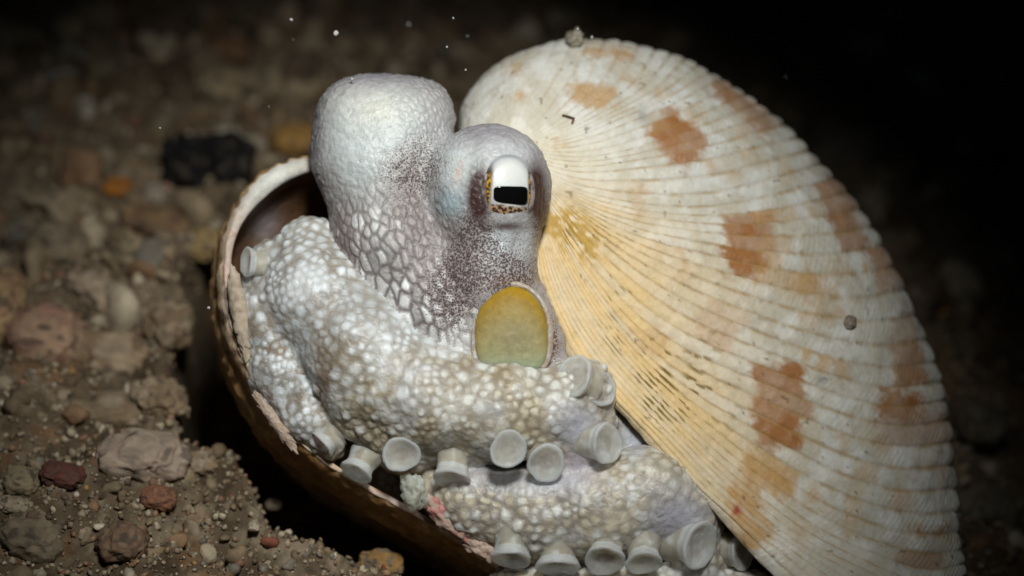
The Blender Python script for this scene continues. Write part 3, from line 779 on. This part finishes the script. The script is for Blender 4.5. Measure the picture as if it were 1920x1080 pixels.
# relax the net a little, then one level of subdivision
tmp = bpy.data.meshes.new("tmp")
v0 = LO + V0 * STEP
v0[:, 1] *= -1
tmp.from_pydata(v0.tolist(), [], Q0[:, ::-1].tolist())
to = bpy.data.objects.new("tmp", tmp); COL.objects.link(to)
sm = to.modifiers.new("s", 'SMOOTH'); sm.factor = 0.5; sm.iterations = 3
ss = to.modifiers.new("d", 'SUBSURF'); ss.levels = 1; ss.render_levels = 1
dg = bpy.context.evaluated_depsgraph_get()
ev = bpy.data.meshes.new_from_object(to.evaluated_get(dg))
nv = len(ev.vertices)
B = np.empty(nv * 3, np.float32); ev.vertices.foreach_get("co", B); B = B.reshape(-1, 3).astype(float)
BN = np.empty(nv * 3, np.float32); ev.vertex_normals.foreach_get("vector", BN); BN = BN.reshape(-1, 3).astype(float)
BF = np.empty(len(ev.polygons) * 4, np.int32); ev.polygons.foreach_get("vertices", BF); BF = BF.reshape(-1, 4)
bpy.data.objects.remove(to); bpy.data.meshes.remove(tmp); bpy.data.meshes.remove(ev)
# normals must point outwards
gi = np.clip(((np.stack([B[:, 0], -B[:, 1], B[:, 2]], 1) + BN * np.array([1, -1, 1]) * 8 - LO) / STEP).round().astype(int), 0, np.array(F.shape) - 1)
if np.mean(F[gi[:, 0], gi[:, 1], gi[:, 2]] > 0) < 0.5:
    BN = -BN; BF = BF[:, ::-1]
gi = np.clip(((np.stack([B[:, 0], -B[:, 1], B[:, 2]], 1) - LO) / STEP).round().astype(int), 0, np.array(F.shape) - 1)
ARM = isarm[gi[:, 0], gi[:, 1], gi[:, 2]]
del F, head, arms, armA, armB, armC, armL, core, patch, eyel
px, py, bz = B[:, 0], -B[:, 1], B[:, 2]

# papillae: cells around seed points spread over the skin
def cells_of(pts, mask, spacing_fn, metric, seed):
    """nearest and second nearest seed for every masked vertex"""
    rng = np.random.default_rng(seed)
    ids = np.flatnonzero(mask & (bz > -230))
    order = rng.permutation(ids)
    P = metric(pts)
    sp = spacing_fn(px, py)
    H = 30.0; grid = {}; chosen = []
    for i in order:
        p = P[i]; r = sp[i]
        key = (int(p[0] // H), int(p[1] // H), int(p[2] // H)); ok = True
        for a in (-1, 0, 1):
            for b in (-1, 0, 1):
                for c in (-1, 0, 1):
                    for j in grid.get((key[0] + a, key[1] + b, key[2] + c), ()):
                        q = P[j]
                        if (p[0] - q[0]) ** 2 + (p[1] - q[1]) ** 2 + (p[2] - q[2]) ** 2 < r * r: ok = False; break
                    if not ok: break
                if not ok: break
            if not ok: break
        if ok:
            grid.setdefault(key, []).append(i); chosen.append(i)
    kd = kdtree.KDTree(len(chosen))
    for n, i in enumerate(chosen): kd.insert(P[i], n)
    kd.balance()
    d1 = np.full(nv, 20.0); d2 = np.full(nv, 30.0); ci = np.zeros(nv, int)
    for i in ids:
        r = kd.find_n(P[i], 2)
        d1[i] = r[0][2]; d2[i] = r[1][2] if len(r) > 1 else 99; ci[i] = r[0][1]
    return d1, d2, ci, np.array(chosen), sp

def sp_head(x, y):
    return 9.5 + 6 * vnoise(np.stack([x / 40, y / 40, 0 * x], -1), 19) - 5 * gauss(x, y, 716, 235, 120, 90) - 5 * gauss(x, y, 925, 330, 110, 90) + 3 * gauss(x, y, 760, 560, 120, 100) - 3 * gauss(x, y, 930, 470, 70, 110)

def met_head(p):   # scales stretched down the stalk
    a = math.radians(22)
    w_ = 14 * np.stack([vnoise(p / 30.0, 23) - 0.5, vnoise(p / 34.0 + 9, 24) - 0.5], -1)
    x, y, z = p[:, 0] + w_[:, 0], -p[:, 1] + w_[:, 1], p[:, 2]
    u = x * math.cos(a) - y * math.sin(a); v = x * math.sin(a) + y * math.cos(a)
    return np.stack([u, v * 0.52, z], 1)

def sp_arm(x, y):
    return 11 + 13 * vnoise(np.stack([x / 40, y / 40, 0 * x], -1), 9) - 3 * gauss(x, y, 560, 720, 60, 110)

def met_arm(p):
    w_ = 8 * np.stack([vnoise(p / 30.0, 25) - 0.5, vnoise(p / 30.0 + 9, 26) - 0.5], -1)
    x, y, z = p[:, 0] + w_[:, 0], -p[:, 1] + w_[:, 1], p[:, 2]
    low = sstep(880, 930, y)
    side = gauss(x, y, 545, 720, 60, 110)                 # stretched along the side arm
    return np.stack([x, -y, z], 1)

hd1, hd2, hci, hch, hsp = cells_of(B, ~ARM, sp_head, met_head, 3)
ad1, ad2, aci, ach, asp = cells_of(B, ARM, sp_arm, met_arm, 4)
rnd_h = np.random.default_rng(5).random(len(hch)); rnd_a = np.random.default_rng(6).random(len(ach)); rnd_a2 = np.random.default_rng(8).random(len(ach))
CH = rnd_h[hci]; CA = rnd_a[aci]; CA2 = rnd_a2[aci]
csp_h = hsp[hch][hci]; csp_a = asp[ach][aci]
crev_h = sstep(0.0, 0.62, (hd2 - hd1) / csp_h)
ra = csp_a * (0.52 + 0.40 * CA2)
seen = 0.55 + 0.45 * sstep(0.38, 0.58, fbm(B / 40.0 * 0.62, 3, 371))
crev_a = sstep(1.05, 0.15, ad1 / ra) * sstep(-0.15, 0.40, (ad2 - ad1) / csp_a)
crev_a = 1 - (1 - crev_a) * seen
# smooth bluish patches without papillae
slick = np.clip(gauss(px, py, 1082, 800, 46, 42) + gauss(px, py, 1190, 820, 36, 36) + gauss(px, py, 1272, 975, 52, 48) + 0.9 * gauss(px, py, 1040, 905, 80, 22) + 0.9 * gauss(px, py, 905, 888, 60, 22), 0, 1)
capf = gauss(px, py, 712, 225, 95, 70); capn = gauss(px, py, 900, 315, 90, 70)
scaly = np.clip(1.1 * gauss(px, py, 690, 480, 95, 95) + 1.1 * gauss(px, py, 790, 590, 110, 75) + 0.5 * gauss(px, py, 790, 420, 60, 70), 0, 1) * (1 - np.clip(gauss(px, py, 940, 480, 70, 110), 0, 1))
smoothh = 1 - scaly
knob = gauss(px, py, 805, 225, 50, 75)
PB = B / 40.0
nA = fbm(PB * 0.8, 3, 301); nB = fbm(PB * 2.5, 3, 311); nC = fbm(PB * 0.45, 3, 321)
amp_h = (0.45 + 3.6 * scaly + 2.6 * knob) * (0.45 + 0.8 * CH)
big = (CA > 0.88)
rimup = sstep(0.25, 0.9, 1 - np.abs(BN[:, 2]))           # skin turned edge-on looks warty
amp_a = (0.9 + 1.2 * CA + 1.8 * big) * (0.35 + 1.1 * sstep(0.35, 0.65, fbm(PB * 0.7, 2, 351))) * (0.5 + csp_a / 22) * (1 - slick) * (1 + 0.9 * rimup)
disp = np.where(ARM, 0.8 * amp_a * crev_a, amp_h * crev_h)
disp = disp + np.where(ARM, 13.0 * (nA - 0.5) + 12.0 * (nC - 0.5), 4.0 * (nA - 0.5)) + 2.4 * (nB - 0.5)
disp = disp + np.where(ARM, 0, 2.6 * (fbm(PB * 4.5, 2, 331) - 0.5) * (0.5 + 1.3 * rimup))
BD = B + BN * disp[:, None]

# skin colour
c = np.ones((nv, 3)) * np.array([0.43, 0.40, 0.40])
c = mix(c, (0.27, 0.215, 0.20), np.clip(gauss(px, py, 640, 460, 60, 110) + 0.9 * gauss(px, py, 770, 350, 60, 110, -20) + 0.55 * gauss(px, py, 850, 560, 60, 90), 0, 1))
c = mix(c, (0.52, 0.51, 0.50), gauss(px, py, 705, 470, 40, 90, -15) * 0.75)
c = mix(c, (0.66, 0.66, 0.66), np.clip(gauss(px, py, 740, 570, 70, 34, 35), 0, 1) * 0.75)
c = mix(c, (0.62, 0.665, 0.665), np.clip(capf * 1.1 + gauss(px, py, 670, 300, 55, 70), 0, 1))
c = mix(c, (0.74, 0.73, 0.66), gauss(px, py, 700, 205, 64, 36) * 0.85)
c = mix(c, (0.74, 0.80, 0.81), np.clip(gauss(px, py, 865, 320, 58, 62), 0, 1) * 0.95)
c = mix(c, (0.44, 0.58, 0.64), gauss(px, py, 845, 380, 28, 26) * 0.8)
c = mix(c, (0.72, 0.55, 0.44), gauss(px, py, 861, 322, 8, 24, 15) * 0.6)  # iridescent orange glint, painted into the skin
c = mix(c, (0.36, 0.33, 0.37), np.clip(gauss(px, py, 930, 246, 95, 24) + gauss(px, py, 1022, 320, 22, 70) + gauss(px, py, 700, 140, 110, 20) + 0.8 * gauss(px, py, 590, 260, 18, 80), 0, 1) * 0.75)  # shading of the lobe rims, painted in as violet grey
c = mix(c, (0.70, 0.75, 0.78), np.clip(gauss(px, py, 940, 450, 26, 50, 12) + 0.8 * gauss(px, py, 985, 460, 14, 40), 0, 1) * 0.85)
c = mix(c, (0.74, 0.73, 0.71), np.clip(gauss(px, py, 862, 640, 30, 60) + gauss(px, py, 705, 400, 10, 22), 0, 1) * 0.8)
c = mix(c, (0.62, 0.64, 0.66), np.clip(gauss(px, py, 955, 288, 52, 30), 0, 1) * 0.85)
cell_h = c * (1 + (0.40 * (CH - 0.5) * (0.15 + 0.85 * scaly))[:, None]) * (0.86 + 0.28 * nB[:, None])
cell_h = mix(cell_h, (0.82, 0.84, 0.84), np.clip(sstep(0.88, 0.93, CH) * 0.8 + sstep(0.35, 0.5, CH) * 0.8 * np.clip(gauss(px, py, 706, 430, 16, 60, -8) + gauss(px, py, 790, 590, 60, 40, 35), 0, 1), 0, 1) * scaly * crev_h)
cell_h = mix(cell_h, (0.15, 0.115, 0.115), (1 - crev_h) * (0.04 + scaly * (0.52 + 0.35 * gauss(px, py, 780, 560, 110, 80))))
# dark pigment on both sides of the eye
cell_h = mix(cell_h, (0.07, 0.035, 0.03), np.clip(1.9 * gauss(px, py, 898, 364, 20, 46) + 1.7 * gauss(px, py, 1005, 356, 16, 42) + 0.9 * gauss(px, py, 950, 424, 34, 9) + 0.6 * gauss(px, py, 1015, 400, 14, 40), 0, 1) * (0.9 + 0.3 * nB))
cell_h = mix(cell_h, (0.40, 0.26, 0.19), np.clip(gauss(px, py, 955, 528, 50, 14), 0, 1) * 0.5 + np.clip(gauss(px, py, 1036, 640, 12, 40), 0, 1) * 0.6)

a = np.ones((nv, 3)) * np.array([0.38, 0.31, 0.21])
a = mix(a, (0.52, 0.51, 0.50), np.clip(gauss(px, py, 560, 560, 110, 100) + gauss(px, py, 720, 610, 120, 50, 30), 0, 1) * 0.85)
a = mix(a, (0.27, 0.205, 0.15), np.clip(1.2 * gauss(px, py, 550, 745, 55, 85) + 0.7 * gauss(px, py, 640, 820, 60, 50) + 0.6 * gauss(px, py, 500, 660, 30, 90), 0, 1) * 0.8)
a = mix(a, (0.46, 0.44, 0.44), sstep(880, 920, py) * 0.6)
a = a * (0.88 + 0.24 * nB[:, None])
pale_a = np.clip(crev_a * (0.35 + 0.75 * CA2) + 0.30 * (sstep(0.45, 0.65, fbm(PB * 0.9, 3, 361))) , 0, 1)  # pale cell centres over the tan network
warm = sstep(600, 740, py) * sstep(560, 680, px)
a = mix(a, (0.56, 0.59, 0.60), pale_a * (1 - warm))
a = mix(a, (0.67, 0.60, 0.45), pale_a * warm)
nD = fbm(PB * 1.15, 2, 341)
wh = np.clip(sstep(0.86, 0.90, CA) * 0.9 + 1.2 * sstep(0.52, 0.60, nD + 0.14 * (CA2 - 0.5)) + 0.5 * sstep(0.50, 0.62, nC), 0, 1) * (0.45 + 0.55 * crev_a)
a = mix(a, (0.80, 0.84, 0.86), wh * (0.92 - 0.32 * warm))
a = mix(a, (0.80, 0.82, 0.84), np.clip(gauss(px, py, 550, 545, 34, 28) + gauss(px, py, 765, 755, 26, 46) + 0.9 * gauss(px, py, 925, 775, 28, 30) + 0.9 * gauss(px, py, 735, 690, 26, 18) + 0.8 * gauss(px, py, 800, 695, 40, 14), 0, 1) * (0.6 + 0.4 * CA2))
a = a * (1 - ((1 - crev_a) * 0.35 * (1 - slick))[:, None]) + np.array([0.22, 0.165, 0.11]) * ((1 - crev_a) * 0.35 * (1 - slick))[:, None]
a = mix(a, (0.44, 0.45, 0.52), slick * 0.9)
a = mix(a, (0.55, 0.50, 0.58), np.clip(gauss(px, py, 1085, 870, 34, 30) + 0.6 * gauss(px, py, 1262, 985, 40, 40), 0, 1) * 0.8)
a = mix(a, (0.27, 0.19, 0.13), gauss(px, py, 606, 715, 13, 75, -4) * 0.85)
a = mix(a, (0.30, 0.22, 0.15), gauss(px, py, 880, 890, 60, 20) * 0.4)  # soft brownish shadow below the suckers, painted into the skin
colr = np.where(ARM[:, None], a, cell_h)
speck = np.where(ARM, 0.16 * (nB > 0.55), np.clip(0.75 * gauss(px, py, 890, 440, 36, 55) + 0.95 * gauss(px, py, 845, 545, 46, 70) + 0.95 * gauss(px, py, 950, 515, 60, 28) + 0.6 * gauss(px, py, 780, 290, 60, 50) + 0.55 * gauss(px, py, 770, 330, 50, 60)
                + 0.8 * gauss(px, py, 1015, 400, 20, 60) + 0.9 * gauss(px, py, 1036, 640, 12, 40) + 0.35 * gauss(px, py, 700, 215, 40, 30) + 0.5 * gauss(px, py, 930, 490, 60, 60) + 0.25, 0, 0.95) * (1 - 0.75 * np.clip(capf, 0, 1)))
Qb = BD.copy(); Qb[:, 1] *= -1
octo = empty("octopus", q2w(np.array([800, 850, -330.0])))
tag(octo, "pale grey octopus with warty skin crouching inside the open clam shell", "octopus")
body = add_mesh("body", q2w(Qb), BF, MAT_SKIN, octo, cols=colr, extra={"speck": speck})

# ---- the eye
EC = np.array([953.0, 354.0, 83.0]); ER = np.array([49.0, 69.0, 54.0])
nu_, nv_ = 200, 70
vv, uu = np.meshgrid(np.linspace(0, 2 * np.pi, nu_, endpoint=False), np.linspace(0, 1, nv_), indexing='ij')
cu, sv_ = np.cos(vv), np.sin(vv)
ex_ = 953 + 45 * uu * np.sign(cu) * np.abs(cu) ** 0.85
ey_ = 355 + np.where(sv_ < 0, 65, 73) * uu * np.sign(sv_) * np.abs(sv_) ** 0.9
def lobe_z(x, y):
    return 18 + 104 * np.sqrt(np.clip(1 - ((x - 918) / 114.0) ** 2 - ((y - 345) / 113.0) ** 2, 0.02, 1))
def eye_z(x, y):
    r2 = ((x - 953) / 47.0) ** 2 + ((y - 355) / 76.0) ** 2
    return lobe_z(x, y) + 5.0 + 9.0 * np.sqrt(np.clip(1 - r2, 0, 1))
eq = np.stack([ex_, ey_, eye_z(ex_, ey_) - 7 * sstep(0.90, 1.0, uu)], -1)
ec = np.ones(eq.shape) * np.array([0.52, 0.53, 0.55])
re_ = np.sqrt(((ex_ - 957) / 42.0) ** 2 + ((ey_ - 346) / 54.0) ** 2)
ec = mix(ec, (0.80, 0.81, 0.78), sstep(1.06, 0.62, re_))
pn = vnoise(np.stack([ex_ / 3.4, ey_ / 3.4, 0 * ex_], -1), 31)
side = np.clip(sstep(925, 916, ex_ + 0.10 * (ey_ - 360)) + sstep(988, 993, ex_), 0, 1) * sstep(300, 325, ey_)
ec = mix(ec, (0.05, 0.025, 0.015), side)
ec = mix(ec, (0.62, 0.34, 0.02), side * sstep(0.54, 0.62, pn) * sstep(315, 340, ey_))
low = sstep(383, 390, ey_ - 0.10 * (ex_ - 953) + 3 * (pn - 0.5))
ec = mix(ec, (0.50, 0.33, 0.20), low)
ec = mix(ec, (0.07, 0.03, 0.02), low * sstep(0.46, 0.58, pn))
ec = mix(ec, (0.05, 0.025, 0.02), sstep(416, 426, ey_ + 0.004 * (ex_ - 953) ** 2))
ec = mix(ec, (0.10, 0.07, 0.06), np.clip(sstep(300, 286, ey_) * 0.4, 0, 1))
eye = add_mesh("eye", q2w(eq).reshape(-1, 3), grid_faces(nu_, nv_, wrap_u=True), MAT_EYE, octo, cols=ec.reshape(-1, 3))
# horizontal slot of a pupil, following the curve of the eye
pt, pr_ = np.meshgrid(np.linspace(0, 2 * np.pi, 64, endpoint=False), np.linspace(0.0, 1.0, 16), indexing='ij')
ca, sa_ = np.cos(pt), np.sin(pt)
sx = np.sign(ca) * np.abs(ca) ** np.where(ca < 0, 0.50, 0.30) * pr_; sy = np.sign(sa_) * np.abs(sa_) ** 0.38 * pr_
ppx = 957.5 + 33.5 * sx; ppy = 366.0 + 2.2 * sx + (17.5 + 1.8 * sx) * sy
pz = eye_z(ppx, ppy) + np.where(pr_ > 0.97, -1.5, 1.5)
pq = np.stack([ppx, ppy, pz], -1)
pupil = add_mesh("pupil", q2w(pq).reshape(-1, 3), grid_faces(64, 16, wrap_u=True), MAT_PUPIL, eye, cols=np.ones((64 * 16, 3)) * 0.004)
# lids: a pale hood over the eye and a rim of skin round it
def tube(name, path, rads, mat, col, parent, seg=14, col2=None):
    path = np.array(path, float); n = len(path)
    tg = np.gradient(path, axis=0); tg /= np.linalg.norm(tg, axis=1, keepdims=True)
    ref = np.array([0, 0, 1.0]); A = np.cross(tg, ref); A /= np.linalg.norm(A, axis=1, keepdims=True) + 1e-9
    Bn = np.cross(A, tg)
    th_ = np.linspace(0, 2 * np.pi, seg, endpoint=False)
    pts = path[:, None] + (A[:, None] * np.cos(th_)[None, :, None] + Bn[:, None] * np.sin(th_)[None, :, None]) * np.array(rads)[:, None, None]
    pts = pts.transpose(1, 0, 2)
    nz_ = fbm(pts / 9.0, 2, 77)
    cc = mix(np.ones(pts.shape) * np.array(col), col if col2 is None else col2, sstep(0.4, 0.6, nz_))
    return add_mesh(name, q2w(pts).reshape(-1, 3), grid_faces(seg, n, wrap_u=True), mat, parent, cols=cc.reshape(-1, 3))
tl = np.linspace(-0.5, math.pi + 0.5, 40)
def on_eye(x, y, off):
    return lobe_z(x, y) + 4 + off
lx = 953 + 45 * np.cos(tl); ly = 358 + 66 * np.sin(tl)
tube("lower_eyelid", np.stack([lx, ly, on_eye(lx, ly, 0)], 1), 4.5 + 2.5 * np.sin(np.linspace(0, math.pi, 40)), MAT_SKIN, (0.12, 0.08, 0.07), octo, col2=(0.34, 0.29, 0.28))

# ---- the siphon
sv, su = np.meshgrid(np.linspace(0, 2 * np.pi, 120, endpoint=False), np.linspace(0, 1, 46), indexing='ij')
def siph_outline(t):
    y = np.sin(t)
    x = np.sign(np.cos(t)) * np.abs(np.cos(t)) ** np.where(y < 0, 0.95, 0.55) * 69
    y = np.where(y < 0, -np.abs(y) ** 1.0 * 86, np.abs(y) ** 0.6 * 78)
    return x, y
ox, oy = siph_outline(sv)
prof_r = su
zprof = 30 * np.sqrt(np.clip(1 - su ** 2.6, 0, 1)) 
sq = np.stack([959 + ox * su + 3 * np.sin(sv) * su, 622 + oy * su, 84 + zprof + 3 * (fbm(np.stack([ox * su / 20, oy * su / 20, 0 * su], -1), 2, 5) - 0.5)], -1)
sx_, sy_ = sq[..., 0], sq[..., 1]
g_ = sstep(545, 690, sy_)
scol = np.array([0.40, 0.24, 0.016]) * (1 - g_[..., None]) + np.array([0.50, 0.49, 0.27]) * g_[..., None]
scol = mix(scol, (0.38, 0.33, 0.19), gauss(sx_, sy_, 964, 634, 40, 40) * 0.75)
scol = mix(scol, (0.52, 0.42, 0.16), gauss(sx_, sy_, 962, 588, 20, 16) * 0.55)
scol = mix(scol, (0.46, 0.56, 0.40), sstep(655, 695, sy_) * 0.75)
scol = mix(scol, (0.48, 0.29, 0.015), sstep(0.72, 0.97, su) * sstep(690, 600, sy_) * 0.7)
scol = scol * (0.85 + 0.3 * fbm(np.stack([sx_ / 9, sy_ / 9, 0 * sx_], -1), 3, 15)[..., None])
siph = add_mesh("siphon", q2w(sq).reshape(-1, 3), grid_faces(120, 46, wrap_u=True), MAT_SIPHON, octo, cols=scol.reshape(-1, 3))
# close the seam of the siphon fan
tt_ = np.linspace(0, 2 * np.pi, 90)
rx_, ry_ = siph_outline(tt_)
tube("siphon_rim", np.stack([959 + rx_ * 1.04, 622 + ry_ * 1.04, np.full(90, 84.0)], 1), 5.5 + 1.5 * np.sin(tt_ * 3 + 1), MAT_SKIN, (0.52, 0.47, 0.42), siph, col2=(0.44, 0.34, 0.26))

# ---- suckers: (px, py, depth, facing direction, radius, stalk length)
def sucker(q, face, R, stalk, seed, col=(0.84, 0.87, 0.83), parent=octo, squash=1.0):
    rng = np.random.default_rng(seed)
    f = np.array(face, float); f /= np.linalg.norm(f)
    ref = np.array([0.0, 1.0, 0.0]) if abs(f[1]) < 0.9 else np.array([1.0, 0, 0])
    a = np.cross(ref, f); a /= np.linalg.norm(a); b = np.cross(f, a)
    prof = [(1.0, -stalk), (0.90, -stalk * 0.75), (0.82, -stalk * 0.5), (0.82, -stalk * 0.36), (0.86, -0.27 * R), (0.92, -0.16 * R), (0.97, -0.06 * R), (1.0, 0.02 * R), (0.99, 0.085 * R), (0.945, 0.115 * R), (0.88, 0.105 * R), (0.77, 0.06 * R), (0.62, -0.01 * R), (0.48, -0.06 * R), (0.36, -0.095 * R), (0.26, -0.115 * R), (0.14, -0.13 * R), (0.02, -0.135 * R)]
    pr = np.array(prof)
    # finer profile
    tt = np.linspace(0, len(pr) - 1, 52)
    pr = nspline(np.arange(len(pr)), pr, tt)
    seg = 44
    th_ = np.linspace(0, 2 * np.pi, seg, endpoint=False)
    wob = 1 + 0.05 * np.sin(2 * th_ + rng.uniform(0, 6)) + 0.035 * np.sin(3 * th_ + rng.uniform(0, 6)) + 0.015 * np.sin(7 * th_ + rng.uniform(0, 6))
    pts = (np.cos(th_)[:, None, None] * a + np.sin(th_)[:, None, None] * b * squash) * (pr[None, :, :1] * R * wob[:, None, None]) + f * pr[None, :, 1:2]
    pts = pts + f * (0.05 * R * np.sin(2 * th_ + rng.uniform(0, 6)))[:, None, None] * sstep(0.5, 1.0, pr[:, 0])[None, :, None]
    pts = pts + (fbm(pts / 14 + seed, 3, seed)[..., None] - 0.5) * 3.0
    pts = pts + np.array([q[0], -q[1], q[2]])
    n_ = fbm(pts / 26.0 + seed, 3, 41)
    cc = np.ones(pts.shape) * np.array(col)
    cc = mix(cc, (0.86, 0.91, 0.87), (sstep(0.86, 0.98, pr[:, 0])[None] * np.ones((seg, 1))) * 0.9)
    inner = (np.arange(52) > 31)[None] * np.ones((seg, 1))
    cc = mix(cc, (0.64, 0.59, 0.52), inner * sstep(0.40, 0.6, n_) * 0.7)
    cc = mix(cc, (0.50, 0.44, 0.40), (np.arange(52) > 40)[None] * np.ones((seg, 1)) * 0.35)  # shading of the cup's hollow, painted as a darker warm centre
    stalkm = (np.arange(52) < 10)[None] * np.ones((seg, 1))
    cc = mix(cc, (0.62, 0.57, 0.47), stalkm * sstep(0.25, 0.5, n_))
    cc = cc * (0.86 + 0.28 * fbm(pts / 7.0 + seed, 2, 43)[..., None])
    pts[..., 1] *= -1
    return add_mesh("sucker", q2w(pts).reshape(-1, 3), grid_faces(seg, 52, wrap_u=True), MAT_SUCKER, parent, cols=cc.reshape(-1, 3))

# facing: x right, y up, z to the camera
SUCK = [((668, 884, 70), (-0.45, -0.75, 0.45), 35, 40), ((752, 852, 112), (-0.05, -0.25, 1.0), 36, 44), ((848, 896, 100), (-0.05, -0.90, 0.42), 36, 60), ((953, 842, 154), (0.05, -0.15, 1.0), 38, 44), ((1024, 868, 132), (0.10, -0.38, 0.95), 37, 44),
        ((1137, 832, 128), (0.72, -0.10, 0.68), 43, 58), ((1078, 704, 122), (-0.55, 0.30, 0.72), 42, 44), ((1122, 728, 96), (0.45, 0.3, 0.75), 36, 40), ((1312, 1022, 88), (0.70, -0.22, 0.66), 48, 74), ((1134, 1050, 112), (-0.08, -0.72, 0.65), 40, 52), ((1208, 1054, 106), (0.06, -0.78, 0.62), 38, 52),
        ((958, 1046, 92), (-0.10, -0.90, 0.35), 42, 50), ((1046, 1062, 84), (0.0, -0.92, 0.35), 40, 40), ((606, 832, 62), (-0.75, -0.60, 0.12), 30, 34), ((1392, 1036, 40), (0.75, -0.1, 0.6), 34, 40), ((464, 492, 6), (-0.92, 0.1, 0.36), 32, 30)]
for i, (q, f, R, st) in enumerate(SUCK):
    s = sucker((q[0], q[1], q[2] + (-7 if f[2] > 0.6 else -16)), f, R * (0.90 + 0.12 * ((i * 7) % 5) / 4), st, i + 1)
s_odd = blob("sucker", (776, 922, 72), (24, 36, 18), MAT_SUCKER, (0.62, 0.66, 0.58), (0.40, 0.36, 0.28), octo, 0.3, 1.8, -16, seed=13, bumps=0.3)
s_odd["label"] = "pinched sucker flecked with shiny green white"

# ------------------------------------------------------------------ small things on the shell and in the water
def twig(px1, py1, px2, py2, r, col, name, label, cat):
    q1, n1_ = on_shell(px1, py1); q2_, n2_ = on_shell(px2, py2)
    n1_ = n1_ * np.array([1, -1, 1])
    path = np.array([q1 + (q2_ - q1) * t_ + n1_ * (r + 1.0 + 2 * math.sin(t_ * 3.1)) for t_ in np.linspace(0, 1, 9)])
    o = tube(name, path, r * (0.8 + 0.3 * np.sin(np.linspace(0.3, 2.8, 9))), MAT_STONE, col, None, 8)
    return tag(o, label, cat)
twig(1054, 217, 1076, 224, 1.8, (0.10, 0.05, 0.03), "plant_fragment", "thin dark plant fragment lying on the pale top of the ribbed shell", "plant fragment")
twig(1076, 223, 1072, 233, 2.0, (0.16, 0.06, 0.03), "plant_fragment", "short reddish plant fragment touching the thin dark one on the ribbed shell", "plant fragment")
q_, n_ = on_shell(1590, 608)
tag(blob("grit", q_ + n_ * np.array([1, -1, 1]) * 6, (11, 15, 9), MAT_STONE, (0.22, 0.18, 0.14), (0.30, 0.25, 0.2), None, 0.35, 1.4, 10, ICO3, 21), "single dark grit grain stuck to the dim side of the ribbed shell", "grit")
q_, n_ = on_shell(1080, 88)
tuft = blob("sediment_clump", np.array([1078, 72, q_[2] + 4]), (15, 17, 10), MAT_STONE, (0.20, 0.17, 0.12), (0.36, 0.33, 0.27), None, 0.6, 2.2, 0, ICO3, 22, 0.6)
tag(tuft, "fuzzy clump of sediment sitting on the top edge of the ribbed shell", "sediment")

pts_v, pts_f = [], []
for (x_, y_, z_, r_) in ((630, 62, 120, 5), (546, 37, 0, 3.5), (391, 577, 0, 3), (838, 88, 0, 2), (873, 131, 0, 2), (850, 34, 0, 2), (1083, 54, 0, 2.5), (1110, 70, -60, 3), (660, 148, 0, 3.0), (1255, 190, 40, 2.0), (300, 240, 0, 2.0)):
    V, Fc = ICO1
    pts_f.append(Fc + len(V) * len(pts_v)); pts_v.append(q2w(V * r_ * RNG.uniform(0.8, 1.2, (len(V), 1)) + np.array([x_, y_, z_])))
for _ in range(5):
    V, Fc = ICO1
    r_ = 0.8 + 1.6 * RNG.random() ** 3
    pts_f.append(Fc + len(V) * len(pts_v)); pts_v.append(q2w(V * r_ * RNG.uniform(0.7, 1.3, (len(V), 1)) + np.array([RNG.uniform(60, 1500), RNG.uniform(10, 260), RNG.uniform(-250, 420)])))
pp = np.concatenate(pts_v)
o = add_mesh("suspended_particles", pp, np.concatenate(pts_f), MAT_GRAIN, cols=np.ones((len(pp), 3)) * 0.5)
tag(o, "tiny pale specks drifting in the dark water", None, None, "stuff")
